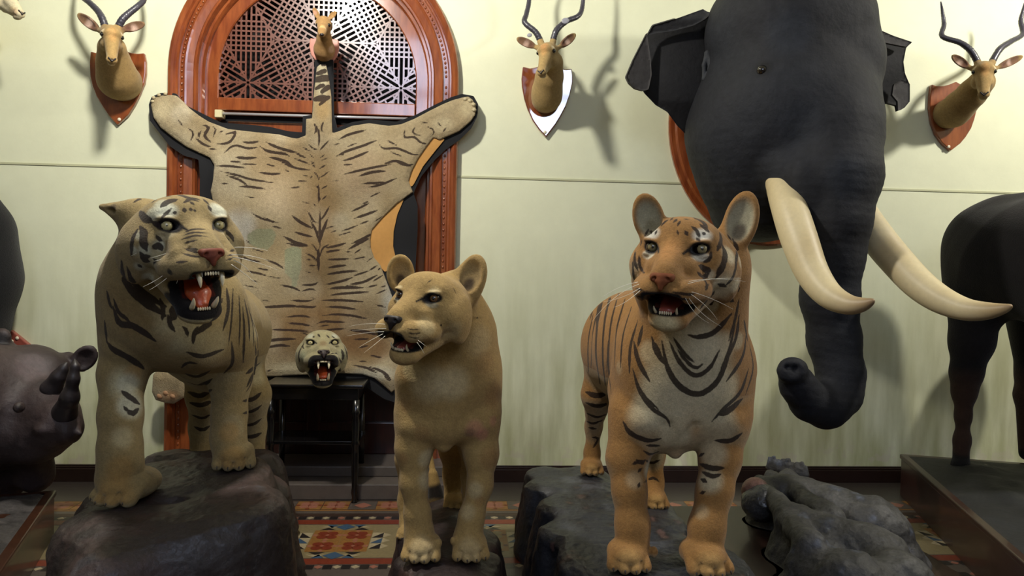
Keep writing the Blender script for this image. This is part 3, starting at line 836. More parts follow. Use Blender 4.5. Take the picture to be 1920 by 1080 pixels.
def mouth_paint(K, H, black=(16, 12, 12), inner=(96, 34, 24), lip=.12, low=-2.12, up=None):
    """dark lips around the opening and a dull red mouth inside"""
    q = (K.V-H.o)@H.R/H.u
    jw = H.jaw; hy, hz = 1.15, -1.80
    dy, dz = q[:, 1]-hy, q[:, 2]-hz
    ang = np.arctan2(-dz, -dy); rad = np.hypot(dy, dz)
    lo, hi = H.m0*jw, H.m1*jw
    da = np.maximum(np.maximum(lo-ang, ang-hi), 0)*rad            # distance outside the wedge
    dx = np.maximum(np.abs(q[:, 0])-(H.mw-.1), 0)
    dd = np.sqrt(da**2+dx**2)
    lp = np.where(ang < (lo+hi)/2, lip if up is None else up, lip)
    e = np.clip((.13+lp-dd)/.06, 0, 1)*(rad > .9)*(rad < 3.7)*(dy < 0)
    K.where(e, black)
    cj, sj = math.cos(jw), math.sin(jw); a_, b_ = q[:, 1]-1.15, q[:, 2]+1.55; yj = a_*cj+b_*sj+1.15; zj = -a_*sj+b_*cj-1.55
    K.where(np.clip((zj-low)/.05, 0, 1)*(zj < -1.6)*(yj < .2)*(yj > -1.8)*(ang > H.m1*jw-.05)*(np.abs(q[:, 0]) < H.mw+.25), black)
    ins = (np.abs(q[:, 0]) < H.mw-.12)*(rad < 2.65)*(dd < .2)*(dy < 0)
    K.where(ins*1.0, inner)
def eye_paint(K, H, rim=(20, 14, 12), r=.31, w=.14, tear=True):
    for s in (-1, 1):
        q = (K.V-H.w(s*1.0, .0, 0))@H.R/H.u
        # almond outline
        x = q[:, 0]*s; z = q[:, 2]+x*(-.12)
        d = np.sqrt((x/1.18)**2+(z/.86)**2)
        w_ = np.clip((r+w*.45-d)/.08, 0, 1)*(np.abs(q[:, 1]) < .7)
        K.where(w_, rim)
        if tear:
            a = np.array([-.38, -.05]); b = np.array([-.62, -.42]); ba = b-a
            v = np.stack([x, q[:, 2]], -1)-a; t = np.clip(v@ba/(ba@ba), 0, 1); dd = np.linalg.norm(v-t[:, None]*ba, axis=1)
            K.where(np.clip((.06*(1-.5*t)-dd)/.05+.5, 0, 1)*(np.abs(q[:, 1]) < .8), rim)
def nose_part(T, H, m, sc=1.0):
    mb = MB(); B_ = Body()
    H.E(B_, (0, -1.76, -1.12), (.5*sc, .28, .17), .1)
    H.E(B_, (0, -1.90, -1.32), (.3*sc, .18, .2), .12); H.E(B_, (0, -1.97, -1.52), (.11*sc, .10, .2), .1)
    for s in (-1, 1): H.E(B_, (s*.34*sc, -1.80, -1.2), (.16, .24, .17), .08); H.E(B_, (s*.27*sc, -2.03, -1.23), (.1, .12, .07), .03, -1, ry=s*25)
    V, F = B_.mesh(H.u*.035)
    return mesh_obj('nose', V, F, m, T)
def whiskers(T, H, specs, rad=.0009):
    """specs: list of (photo polyline) points with depth"""
    for pts in specs:
        n = len(pts); mb = MB(); pp = [P(*p) for p in pts]
        q = []
        for i in range(13):
            t = i/12; a = (1-t)**2; b = 2*t*(1-t); c = t*t; q.append(pp[0]*a+pp[1]*b+pp[2]*c)
        mb.tube(q, [rad*(1-.75*i/12) for i in range(13)], 5); mb.build('whisker', M['whisker'], T, sm=True)
def paw(B, px, py, d, w, yaw=0, h=None, k=.012, claws=None, toes=4, length=1.3):
    """a forward-pointing paw; (px,py) = middle of the toes' lower edge, w = paw width px"""
    h = h or w*.42
    R = rotm(yaw, 0, 0); base = P(px, py, d); s_ = S(d, 1)
    def L(x, y, z): return base+R@np.array([x, y, z])*s_
    B.ell(L(0, w*.55, h*.72), np.array([w*.46, w*.62, h*.75])*s_, R, k)
    out = []
    for i in range(toes):
        t = (i-(toes-1)/2)/((toes-1)/2)
        x = t*w*.37; y = abs(t)**1.5*w*.16
        r_ = w*.145
        B.cap(L(x*.8, y+w*.42, h*.95), L(x, y+w*.02, r_*1.15), r_*1.0*s_, r_*.92*s_, .006)
        B.ell(L(x, y-w*.02, r_*.9), np.array([r_*.9, r_*1.05, r_*.85])*s_, R, .005)
        if i < toes-1:
            xm = x+w*.37/((toes-1)/2)/2; B.cap(L(xm, -w*.12, h*.25), L(xm*.9, w*.2, h*1.0), w*.022*s_, w*.012*s_, w*.05*s_, -1)
        out.append((L(x, y-w*.16, r_*.75), R))
    return out
def claw_parts(T, cl, s=.008):
    for c, R in cl:
        mb = MB(); mb.tube([c+R@np.array([0, s*1.5, s*.9]), c+R@np.array([0, 0, s*.4]), c+R@np.array([0, -s*.7, -s*.6])], [s*.55, s*.42, s*.08], 8); mb.build('claw', M['claw'], T, sm=True)
def tiger_right():
    T = empty('tiger_mount', P(1270, 1000, 2.8)*[1, 1, 0]+[0, 0, .34], 'orange striped tiger with mouth slightly open, standing on the dark blue-grey rock', 'stuffed tiger')
    B = Body()
    H = Head((0.6587, 2.25, 1.4308), .0745, -31, -1, 2.0, 16)
    H.mw = .72; H.m1 = .84; cat_head(B, H, ruff=1.0)
    B.pe(1362, 505, 2.5, 40, 72, 60, k=.05); B.pe(1215, 520, 2.52, 30, 55, 50, k=.05)
    e1 = ear(B, H, 0, 0, 2.33, 1205, 366, 1228, 455, 30, face=(-.3, -1, .1))
    e2 = ear(B, H, 0, 0, 2.42, 1402, 362, 1376, 468, 33, face=(-.6, -1, .05))
    # neck, chest, trunk
    B.chain([(1305, 510, 2.5, 72), (1300, 600, 2.58, 88), (1285, 680, 2.64, 100), (1275, 745, 2.68, 100)], .09)
    B.pc((1240, 700, 2.68, 82), (1232, 770, 2.66, 70), .08); B.pc((1345, 700, 2.68, 66), (1345, 770, 2.66, 56), .08)
    B.pc((1270, 760, 2.66, 46), (1266, 850, 2.60, 10), .03); B.pe(1214, 788, 2.585, 42, 32, 34, k=.02); B.pe(1350, 784, 2.565, 40, 32, 34, k=.02); B.pc((1252, 800, 2.50, 3), (1262, 850, 2.50, 3), .04, -1); B.pc((1302, 800, 2.50, 3), (1280, 850, 2.50, 3), .04, -1)
    B.chain([(1275, 660, 2.78, 120), (1235, 655, 3.05, 112), (1195, 650, 3.35, 98), (1178, 665, 3.55, 80)], .1)
    B.pc((1190, 735, 2.78, 50), (1196, 800, 2.66, 46), .06); B.pc((1362, 735, 2.72, 44), (1358, 800, 2.62, 42), .06)
    # front legs
    B.chain([(1192, 780, 2.66, 52), (1176, 860, 2.62, 38), (1180, 920, 2.58, 31), (1186, 985, 2.55, 31), (1186, 1030, 2.53, 33)], .03)
    B.chain([(1358, 780, 2.64, 46), (1350, 860, 2.60, 38), (1340, 920, 2.56, 33), (1325, 990, 2.52, 33), (1322, 1035, 2.50, 34)], .03)
    cl = paw(B, 1181, 1078, 2.44, 86, -5); cl += paw(B, 1338, 1085, 2.40, 96, 6)
    B.pe(1226, 1035, 2.5, 8, 11, 9, k=.01); B.pe(1284, 1027, 2.5, 8, 11, 9, k=.01)
    # hind legs
    B.chain([(1150, 660, 3.5, 55), (1122, 740, 3.52, 30), (1113, 800, 3.66, 14), (1110, 850, 3.68, 13), (1110, 872, 3.66, 15)], .04)
    cl2 = paw(B, 1111, 893, 3.58, 46, -4)
    B.chain([(1215, 700, 3.30, 55), (1222, 800, 3.2, 30), (1226, 850, 3.26, 19), (1224, 905, 3.24, 18), (1224, 925, 3.2, 20)], .04)
    cl2 += paw(B, 1232, 957, 3.12, 54, 0)
    V, F = B.mesh(.0042); V = smooth(V, F, 1, .4)
    K = Hide(V, F, (142, 104, 58)); K.sw = 1.75; q = (V-H.o)@H.R/H.u
    cream = (190, 178, 146); white = (222, 214, 190)
    # pale chest, belly and inner legs
    N = K.N
    for (x, y, r, a) in ((1300, 700, 105, .9), (1240, 760, 70, .85), (1345, 760, 62, .8), (1265, 820, 45, .8), (1290, 620, 70, .7), (1210, 780, 50, .6), (1350, 800, 50, .55),
                         (1190, 900, 24, .3), (1330, 900, 34, .75), (1300, 880, 30, .9), (1215, 880, 24, .8), (1385, 640, 24, .6), (1160, 690, 18, .3),
                         (1335, 850, 38, .6), (1225, 860, 30, .7), (1315, 960, 20, .3)):
        K.pspot(x, y, r, cream, a)
    K.where((V[:, 2] < H.o[2]-.5)*np.clip(-N[:, 2], 0, 1)*.9, cream)
    for x, y, r in ((1182, 1060, 40), (1335, 1070, 45), (1232, 945, 25), (1110, 885, 20)): K.pspot(x, y, r, (180, 146, 92), .5)
    # face
    K.spot(H.w(0, -.3, -.3), (.62*H.u, 1.6*H.u, .9*H.u), (170, 122, 70), .8, .5, H.R)
    for s in (-1, 1):
        K.spot(H.w(s*.95, .2, .5), (.55*H.u, .6*H.u, .42*H.u), (212, 208, 192), .95, .5, H.R)
        K.spot(H.w(s*1.0, -.1, -.32), (.5*H.u, .6*H.u, .26*H.u), (210, 202, 180), .9, .5, H.R)
        K.spot(H.w(s*1.7, 1.0, -1.1), (.7*H.u, 1.2*H.u, 1.2*H.u), (206, 190, 154), .85, .6, H.R)
        K.spot(H.w(s*1.0, -.4, -1.75), (.6*H.u, .9*H.u, .6*H.u), (178, 150, 106), .6, .6, H.R)
    K.spot(H.w(0, -.9, -3.1), (.8*H.u, .9*H.u, .7*H.u), (196, 180, 138), .9, .6, H.R)
    K.spot(H.w(1.0, .7, -2.7), (1.0*H.u, 1.2*H.u, 1.0*H.u), (172, 158, 130), .7, .6, H.R)
    for c, R, r in (e1, e2):
        K.spot(c, (r[0]*.95, r[0]*1.3, r[2]*.95), (150, 146, 122), .95, .4, R)
        K.spot(c+R@np.array([r[0]*-.05, 0, -r[2]*.4]), (r[0]*.6, r[0], r[2]*.5), (52, 42, 34) if c is e2[0] else (120, 112, 88), .85, .6, R)
    for x, y, r, a in ((1368, 478, 26, .8), (1350, 535, 26, .9), (1380, 535, 20, .8), (1335, 572, 18, .8), (1388, 490, 18, .6), (1330, 515, 14, .6), (1192, 500, 14, .5), (1300, 650, 60, .6), (1355, 650, 40, .6), (1240, 720, 60, .7), (1360, 730, 50, .7), (1300, 770, 60, .6), (1215, 660, 30, .5)):
        K.pspot(x, y, r, (206, 192, 158), a)
    mouth_paint(K, H); eye_paint(K, H)
    STR = '''7: 1241,640 1252,690 1275,725 1310,739 1345,715 1365,665 1378,610; 5: 1255,640 1275,680 1303,704 1330,690 1350,655;
    4: 1270,655 1290,680 1306,690 1318,682; 6: 1188,640 1198,680 1218,715; 5: 1186,690 1200,735 1222,765 1250,785 1256,800; 4: 1190,712 1210,745 1235,768;
    6: 1400,620 1392,670 1362,715; 6: 1404,690 1388,735 1355,768 1335,790; 8: 1392,748 1365,770 1345,778; 6: 1168,790 1182,812 1215,826 1240,822;
    6: 1392,812 1370,826 1340,826; 6: 1312,870 1335,878 1358,877; 5: 1316,884 1335,893 1352,889; 5: 1314,898 1325,904; 4: 1312,925 1322,922; 4: 1310,856 1320,850;
    5: 1193,862 1203,868 1210,862; 4: 1196,885 1204,878; 4: 1200,905 1196,915; 4: 1186,870 1196,866;
    4: 1120,790 1135,788; 5: 1100,775 1120,782 1138,776; 5: 1098,755 1120,762 1142,756; 6: 1098,735 1120,742 1143,735; 4: 1104,802 1118,804; 3: 1110,820 1122,822 1112,840;
    4: 1100,790 1112,794 1124,790; 3: 1206,845 1220,852 1236,846; 3: 1208,862 1222,868 1238,862; 3: 1206,905 1225,896 1236,904; 4: 1212,835 1238,836;
    8: 1135,530 1122,590 1117,660 1125,720; 4: 1128,560 1112,620 1108,690; 4: 1112,590 1103,640 1103,700; 5: 1150,535 1134,600 1130,670 1136,730;
    4: 1160,550 1145,610 1141,680 1146,740; 4: 1172,560 1156,620 1152,690; 4: 1184,575 1168,630 1163,690; 5: 1196,600 1182,650 1180,700; 3: 1140,640 1138,700;
    4: 1118,560 1106,600; 4: 1150,545 1172,540; 3: 1165,530 1190,522; 6: 1205,610 1196,650; 3: 1122,600 1118,640;
    6: 1222,632 1232,662 1256,690; 4: 1262,632 1282,662 1302,680; 4: 1404,640 1412,690 1398,740; 5: 1386,590 1378,640 1352,690; 4: 1395,600 1402,640'''
    K.strokes(STR)
    K.sw = 1.8
    FACE = '''6: 1349,432 1352,450 1345,470; 7: 1353,456 1360,478 1353,505 1342,522; 6: 1352,500 1346,518; 7: 1310,498 1322,505 1332,508; 5: 1308,510 1318,520 1330,512;
    4: 1318,520 1326,535 1322,545; 5: 1374,448 1382,470 1378,500; 5: 1382,492 1374,520 1360,536; 4: 1386,530 1384,548; 6: 1346,532 1362,538; 4: 1330,558 1320,570 1312,580;
    5: 1312,420 1322,428 1330,436; 6: 1300,408 1318,416 1326,428; 4: 1296,424 1306,432 1312,446; 4: 1284,432 1290,442; 5: 1326,410 1340,420 1350,430; 4: 1336,408 1352,416;
    4: 1240,424 1246,416 1254,412; 3: 1256,414 1262,408; 3: 1228,440 1232,432; 4: 1262,418 1270,410; 3: 1270,424 1276,414; 3: 1282,410 1292,412; 3: 1270,432 1272,440;
    4: 1191,470 1190,490 1196,508; 4: 1198,480 1200,500 1208,512; 4: 1186,490 1188,520 1190,530; 3: 1204,450 1200,462; 3: 1216,430 1208,444; 3: 1220,432 1222,438;
    3: 1262,548 1290,552 1306,550; 3: 1268,558 1290,562; 2.5: 1190,540 1208,546; 2.5: 1192,554 1206,558; 2.5: 1320,540 1330,532; 5: 1368,560 1376,566;
    5: 1338,565 1328,572; 6: 1372,588 1340,622 1310,632 1290,628; 5: 1225,640 1240,668; 4: 1318,440 1322,436; 4: 1306,446 1312,452; 4: 1334,470 1330,486 1318,492; 3: 1364,440 1372,452;
    4: 1340,545 1334,556; 4: 1386,560 1378,600 1366,640'''
    K.strokes(FACE)
    # flank and rump turned away from the room: narrow bands across the trunk
    back = ((V-CAM)*N).sum(1) > 0
    fr = (V[:, 2] > .75)*(V[:, 1] > 2.75)*back
    t = V[:, 1]*11+.8*vnoise(V*6, 3)+.5*np.sin(V[:, 2]*6)
    K.st = np.where(fr > 0, np.maximum(K.st, (np.abs((t % 1)-.5)-.38)*.05), K.st)
    mo = hide_mat('tiger_hide_orange', (34, 22, 16))
    mesh_obj('hide', V, F, mo, T, K.c, K.st)
    eye_parts(T, H, mat('glass_eye_grey_gold', (128, 116, 82), .1, coat=1), look=(.35, 0)); nose_part(T, H, mat('tiger_nose_leather', (118, 66, 38), .75, noise=.15, nscale=30, spec=.2))
    cat_teeth(T, H, .5, n=(0, 0, 1, 1), inc=(0, 1)); claw_parts(T, cl, .009); claw_parts(T, cl2, .007)
    B2 = Body(); j = H.jp
    H.C(B2, j(0, .2, -1.85), j(0, -1.05, -1.95), .32, .2, .1, w=(1, 0, 0), sc=1.7); v, f = B2.mesh(.004); mesh_obj('tongue', v, f, M['gum'], T)
    whiskers(T, H, [((1196, 529, 2.1), (1160, 535, 2.08), (1128, 558, 2.06)), ((1198, 533, 2.1), (1150, 550, 2.08), (1110, 603, 2.06)), ((1200, 540, 2.1), (1170, 560, 2.08), (1132, 566, 2.06)),
        ((1200, 545, 2.1), (1170, 572, 2.08), (1150, 576, 2.06)), ((1290, 532, 2.1), (1330, 520, 2.12), (1390, 522, 2.14)), ((1292, 528, 2.1), (1340, 518, 2.12), (1398, 528, 2.14)), ((1288, 545, 2.1), (1330, 555, 2.12), (1375, 580, 2.14)), ((1286, 550, 2.1), (1310, 590, 2.12), (1352, 612, 2.14)),
        ((1296, 552, 2.1), (1330, 575, 2.12), (1345, 600, 2.14)), ((1284, 556, 2.1), (1300, 592, 2.12), (1330, 606, 2.14))])
    return T
tiger_right()
def tiger_left():
    T = empty('tiger_mount', P(330, 900, 3.0)*[1, 1, 0]+[0, 0, .5], 'snarling tiger with wide open red mouth, forepaw on the tall brown rock', 'stuffed tiger')
    B = Body()
    H = Head((-.868, 2.5, 1.476), .0800, 37, 2, -4.0, 38); H.mw = .78; H.m0 = .12
    cat_head(B, H, snarl=1.0, ruff=1.1, wide=1.08)
    # ears laid flat
    B.pc((236, 398, 2.7, 19), (192, 388, 2.72, 6), .02); B.pc((262, 400, 2.72, 26), (235, 402, 2.74, 18), .04)
    B.pe(212, 396, 2.69, 16, 5, 9, roll=8, k=.008, mode=-1)
    B.pe(284, 478, 2.74, 52, 78, 60, k=.06)
    # neck and chest
    B.chain([(318, 450, 2.8, 66), (296, 525, 2.86, 86), (306, 578, 2.88, 92), (335, 602, 2.92, 84)], .07)
    B.pc((262, 560, 2.9, 60), (250, 640, 2.9, 52), .08); B.pc((400, 560, 3.0, 52), (425, 640, 3.05, 50), .08)
    B.pe(286, 610, 2.84, 70, 44, 60, k=.05)
    B.pe(368, 632, 2.88, 50, 56, 60, k=.05)
    # trunk running back and to the right
    B.chain([(358, 600, 3.0, 86), (382, 615, 3.3, 88), (410, 625, 3.65, 84), (425, 650, 3.85, 66)], .1)
    B.pc((374, 676, 3.05, 38), (405, 685, 3.6, 52), .06)
    # near foreleg
    B.chain([(246, 632, 2.88, 48), (230, 700, 2.84, 39), (226, 780, 2.80, 35), (225, 840, 2.78, 35), (226, 880, 2.78, 36), (222, 900, 2.78, 38)], .035)
    B.pe(240, 648, 2.82, 42, 34, 40, k=.025)
    cl = paw(B, 200, 952, 2.70, 100, -22)
    B.pe(258, 905, 2.80, 9, 14, 12, k=.015)
    # far foreleg
    B.chain([(430, 650, 3.1, 50), (432, 710, 3.12, 36), (430, 780, 3.10, 29), (428, 820, 3.08, 29), (432, 850, 3.06, 31)], .035)
    cl += paw(B, 438, 884, 2.99, 78, 14)
    # hind legs
    B.chain([(400, 680, 3.6, 50), (385, 740, 3.6, 32), (380, 800, 3.7, 22), (380, 850, 3.7, 22)], .04)
    B.chain([(440, 680, 3.75, 52), (470, 740, 3.7, 34), (474, 800, 3.8, 22), (474, 850, 3.8, 22)], .04)
    B.pe(378, 862, 3.66, 26, 12, 30); B.pe(474, 862, 3.76, 26, 12, 30)
    V, F = B.mesh(.0044); V = smooth(V, F, 1, .4)
    K = Hide(V, F, (136, 118, 80)); K.sw = 1.6; N = K.N
    pale = (178, 168, 134); white = (196, 196, 176); dusk = (120, 96, 58)
    for x, y, r, a in ((340, 620, 60, .7), (380, 600, 50, .6), (235, 720, 40, .7), (250, 760, 34, .9), (230, 820, 26, .4), (440, 800, 30, .25), (400, 650, 50, .5), (475, 620, 30, .5), (480, 700, 30, .6), (300, 570, 40, .4)):
        K.pspot(x, y, r, pale, a)
    for x, y, r, a in ((215, 560, 40, .4), (250, 600, 50, .5), (330, 690, 50, .3), (300, 640, 30, .4), (410, 560, 30, .3)): K.pspot(x, y, r, dusk, a)
    for x, y, r in ((210, 930, 50), (225, 880, 34), (435, 860, 36), (430, 810, 26), (250, 700, 22)): K.pspot(x, y, r, (150, 116, 64), .6)
    K.where((V[:, 2] < H.o[2]-.55)*np.clip(-N[:, 2], 0, 1)*.8, pale)
    # face colours
    K.spot(H.w(0, -.2, -.1), (.75*H.u, 1.4*H.u, .8*H.u), (158, 138, 96), .8, .6, H.R)
    for s in (-1, 1):
        K.spot(H.w(s*.98, .2, .55), (.62*H.u, .7*H.u, .5*H.u), white, .95, .5, H.R)
        K.spot(H.w(s*1.0, -.1, -.38), (.55*H.u, .6*H.u, .3*H.u), (176, 162, 126), .9, .5, H.R)
        K.spot(H.w(s*1.5, .5, -1.2), (.8*H.u, 1.2*H.u, 1.0*H.u), (160, 150, 118), .8, .6, H.R)
        K.spot(H.w(s*1.0, -.5, -1.7), (.7*H.u, .9*H.u, .6*H.u), (156, 138, 98), .6, .6, H.R)
    K.spot(H.w(*H.jp(0, -1.0, -2.6)), .8*H.u, (176, 162, 120), .8, .6)
    for x, y, r in ((245, 760, 30), (240, 720, 26), (262, 440, 14), (270, 470, 16), (250, 470, 12), (300, 460, 14), (285, 400, 20), (262, 500, 14), (280, 520, 16), (300, 380, 16)): K.pspot(x, y, r, (176, 174, 152), .7)
    K.pspot(212, 390, 12, (70, 56, 44), .6)
    mouth_paint(K, H, inner=(70, 20, 14), lip=.26, low=-2.42, up=.08); eye_paint(K, H, r=.33, w=.16)
    for x, y, r in ((316, 560, 16), (330, 582, 14), (322, 535, 10), (395, 575, 12), (318, 510, 8)): K.pspot(x, y, r, (16, 14, 14), .9, .4)
    K.strokes('''5: 250,380 275,366 305,358; 7: 285,380 300,370 320,368; 9: 302,388 315,378 332,374; 6: 320,362 345,368 372,378; 5: 300,362 330,358 350,364; 5: 345,380 360,372 375,375;
    4: 300,412 310,402 322,390; 3: 306,400 318,402; 5: 345,390 347,398; 4: 330,396 326,402; 4: 357,390 358,396; 3: 365,392 366,398; 5: 390,385 396,396; 4: 380,372 392,384; 4: 364,384 356,378;
    9: 262,396 270,408 285,416; 6: 285,416 296,422 302,430; 9: 262,424 270,438 268,452 275,470; 6: 258,430 248,450 246,480; 5: 262,472 270,482 282,480; 7: 286,466 298,460 304,470; 4: 292,440 298,448 306,452;
    8: 275,478 268,486 280,490; 5: 258,495 266,502; 5: 288,496 292,490 286,484; 5: 420,430 432,440 438,452; 3: 424,444 432,456; 3: 430,472 440,468; 3: 426,480 440,476; 3: 424,488 436,484;
    3: 345,436 362,430 385,430; 2.5: 342,442 362,436 388,437; 2.5: 340,449 365,442 390,444; 2.5: 345,456 370,450; 3: 344,465 358,470 372,474; 3: 340,474 360,480 376,482; 3: 330,492 352,490; 3: 352,466 372,468;
    10: 228,490 232,520 252,550 285,575 310,592; 7: 238,500 250,530 285,560 312,575; 8: 322,600 326,590 322,575; 5: 315,590 320,610 328,622; 8: 212,575 224,606 246,610 268,622 292,640; 5: 213,560 222,585 240,600 240,608; 5: 200,545 206,570 212,580;
    8: 200,640 212,655 240,670 258,682 270,692; 5: 196,600 200,640; 7: 416,560 410,590 385,612 365,626 362,640; 5: 372,612 364,626 362,645; 5: 425,540 428,580 418,620; 3: 437,540 434,600 428,650;
    3: 448,555 450,600 448,650; 4: 458,560 466,600 468,640; 3: 464,570 474,610 476,650; 3: 470,590 482,630 484,670; 4: 455,575 458,620 456,680; 4: 478,640 480,680 470,720 462,734; 5: 463,725 470,710 480,690;
    4: 434,640 436,680 420,700; 6: 350,660 380,668 420,655; 6: 228,733 244,745 262,758; 6: 240,768 248,776 260,766; 4: 232,762 240,772; 7: 345,700 370,706 395,694; 6: 350,716 375,722 398,710; 6: 352,735 375,742 398,730; 6: 356,755 376,760 398,752;
    5: 360,778 380,784 396,776; 5: 364,800 380,806 394,798; 5: 455,752 475,748 490,736; 5: 456,775 476,770 490,760; 5: 458,798 476,795 490,785; 5: 460,820 476,818 490,812; 4: 340,690 352,680 370,682; 5: 300,560 306,580 304,600; 4: 342,612 350,620 352,632;
    6: 462,700 476,690 488,680''')
    back = ((V-CAM)*N).sum(1) > 0
    fr = (V[:, 2] > .8)*(V[:, 1] > 3.0)*back; t = V[:, 1]*11+.8*vnoise(V*6, 5)
    K.st = np.where(fr > 0, np.maximum(K.st, (np.abs((t % 1)-.5)-.38)*.05), K.st)
    mesh_obj('hide', V, F, hide_mat('tiger_hide_tan', (36, 26, 24)), T, K.c, K.st)
    eye_parts(T, H, M['eye_gold'], look=(-.2, 0), pup=.22); nose_part(T, H, mat('tiger_nose_dark', (104, 50, 34), .65, noise=.2, nscale=30, spec=.25))
    cat_teeth(T, H, 1.0); claw_parts(T, cl, .009)
    B2 = Body(); j = H.jp
    H.C(B2, j(0, .5, -1.9), j(0, -.5, -1.82), .4, .36, .1, w=(1, 0, 0), sc=1.25); H.C(B2, j(0, -.5, -1.82), j(0, -1.05, -2.0), .36, .2, .2, w=(1, 0, 0), sc=1.3); v, f = B2.mesh(.004); mesh_obj('tongue', v, f, M['tongue'], T)
    W = [((315, 462, 2.45), (285, 458, 2.43), (246, 480, 2.42)), ((333, 468, 2.42), (305, 478, 2.41), (282, 484, 2.40)), ((326, 478, 2.42), (306, 486, 2.40), (288, 490, 2.40)), ((337, 480, 2.42), (318, 496, 2.40), (308, 510, 2.40)),
        ((330, 492, 2.42), (312, 518, 2.40), (268, 538, 2.38)), ((332, 500, 2.42), (318, 522, 2.40), (280, 544, 2.38)), ((358, 482, 2.40), (345, 492, 2.38), (336, 500, 2.38)), ((346, 494, 2.42), (336, 515, 2.4), (331, 532, 2.4)),
        ((440, 464, 2.38), (470, 462, 2.36), (502, 470, 2.36)), ((436, 482, 2.38), (470, 486, 2.36), (520, 506, 2.36)), ((438, 488, 2.38), (460, 495, 2.36), (476, 520, 2.36)), ((434, 496, 2.38), (456, 510, 2.36), (484, 534, 2.36)), ((376, 498, 2.38), (378, 510, 2.36), (380, 520, 2.36)), ((434, 478, 2.38), (470, 476, 2.36), (506, 490, 2.36))]
    whiskers(T, H, W, .0015)
    return T
tiger_left()
def lioness():
    T = empty('lioness_mount', P(835, 1000, 2.8)*[1, 1, 0]+[0, 0, .34], 'tawny lioness with head turned left, standing on the low brown rock between the two tigers', 'stuffed lioness')
    B = Body()
    H = Head((-.135, 2.40, 1.262), .0635, -31, 4, 3.5, 17); H.mw = .66
    cat_head(B, H, lioness=True, ruff=.75, wide=.96)
    e1 = ear(B, H, 0, 0, 2.53, 896, 480, 874, 562, 30, face=(-.55, -1, .1), k=.012)
    e2 = ear(B, H, 0, 0, 2.62, 750, 479, 752, 548, 26, face=(.1, -1, .1))
    B.chain([(850, 560, 2.62, 50), (858, 620, 2.68, 62), (850, 680, 2.72, 76), (842, 740, 2.76, 88)], .08)
    B.pc((800, 640, 2.62, 40), (800, 700, 2.64, 52), .06)
    B.pc((790, 720, 2.68, 44), (785, 790, 2.68, 42), .06); B.pc((885, 700, 2.72, 48), (890, 790, 2.72, 44), .06)
    B.pc((835, 740, 2.66, 60), (832, 790, 2.64, 42), .06); B.pc((834, 780, 2.64, 36), (832, 836, 2.62, 12), .03)
    B.chain([(845, 720, 2.85, 86), (850, 720, 3.1, 78), (858, 720, 3.45, 66)], .08)
    B.pe(788, 800, 2.62, 34, 26, 26, k=.03); B.pe(880, 795, 2.64, 40, 28, 28, k=.03)
    B.chain([(784, 780, 2.68, 42), (776, 840, 2.66, 33), (776, 905, 2.64, 23), (783, 965, 2.64, 23), (786, 1000, 2.64, 25), (787, 1018, 2.63, 26)], .03)
    B.chain([(894, 780, 2.70, 44), (902, 850, 2.68, 31), (900, 910, 2.66, 22), (884, 970, 2.65, 22), (878, 1008, 2.64, 25), (880, 1020, 2.63, 26)], .03)
    cl = paw(B, 787, 1058, 2.56, 76, -4); cl += paw(B, 884, 1056, 2.56, 72, 5)
    B.pe(822, 1018, 2.60, 7, 9, 8, k=.01); B.pe(850, 1014, 2.60, 6, 8, 8, k=.01)
    B.chain([(862, 760, 3.35, 50), (852, 840, 3.3, 27), (850, 890, 3.34, 17), (848, 935, 3.32, 16)], .04); cl2 = paw(B, 852, 958, 3.22, 44, 0)
    B.chain([(880, 760, 3.1, 45), (885, 830, 3.05, 24), (882, 890, 3.12, 15), (880, 935, 3.1, 14)], .04); B.pe(884, 955, 3.05, 18, 9, 22)
    B.chain([(800, 760, 3.1, 40), (764, 860, 3.0, 20), (762, 940, 3.02, 13), (760, 985, 2.98, 12)], .04); cl2 += paw(B, 757, 1013, 2.90, 32, -4)
    B.chain([(846, 740, 3.5, 10), (815, 800, 3.55, 6), (806, 850, 3.5, 5), (812, 890, 3.45, 6)], .01); B.pc((812, 890, 3.45, 9), (818, 935, 3.42, 15), .01)
    V, F = B.mesh(.0040); V = smooth(V, F, 1, .4)
    K = Hide(V, F, (160, 132, 82)); K.sw = 1.1; N = K.N
    pale = (190, 172, 132); ochre = (150, 114, 70)
    for x, y, r, a in ((800, 720, 50, .6), (850, 720, 44, .6), (800, 900, 26, .8), (800, 860, 24, .8), (890, 920, 22, .6), (875, 960, 22, .5), (900, 640, 40, .3), (820, 640, 30, .2), (790, 1030, 36, .5), (880, 1030, 34, .4)): K.pspot(x, y, r, pale, a)
    for x, y, r, a in ((925, 740, 34, .6), (920, 860, 30, .6), (910, 680, 34, .4), (760, 760, 20, .5), (755, 860, 16, .6), (790, 812, 22, .5), (900, 940, 14, .5), (760, 700, 20, .5)): K.pspot(x, y, r, ochre, a)
    for x, y, r, a in ((905, 815, 18, .5), (890, 805, 24, .45), (925, 790, 14, .4)): K.pspot(x, y, r, (186, 120, 104), a)
    K.pspot(880, 812, 14, (96, 72, 56), .5)
    K.spot(P(818, 925, 3.43), S(3.43, 24), (26, 20, 16), 1, .3)
    for x, y, r, a in ((780, 640, 22, .5), (770, 690, 30, .9), (800, 610, 28, .6), (760, 520, 20, .4), (850, 620, 26, .4), (815, 545, 16, .4)): K.pspot(x, y, r, (196, 176, 130), a)
    for s in (-1, 1): K.spot(H.w(s*1.0, -.1, -.3), (.42*H.u, .5*H.u, .2*H.u), (206, 194, 160), .9, .5, H.R); K.spot(H.w(s*1.0, .1, .34), (.4*H.u, .5*H.u, .2*H.u), (198, 182, 144), .8, .5, H.R)
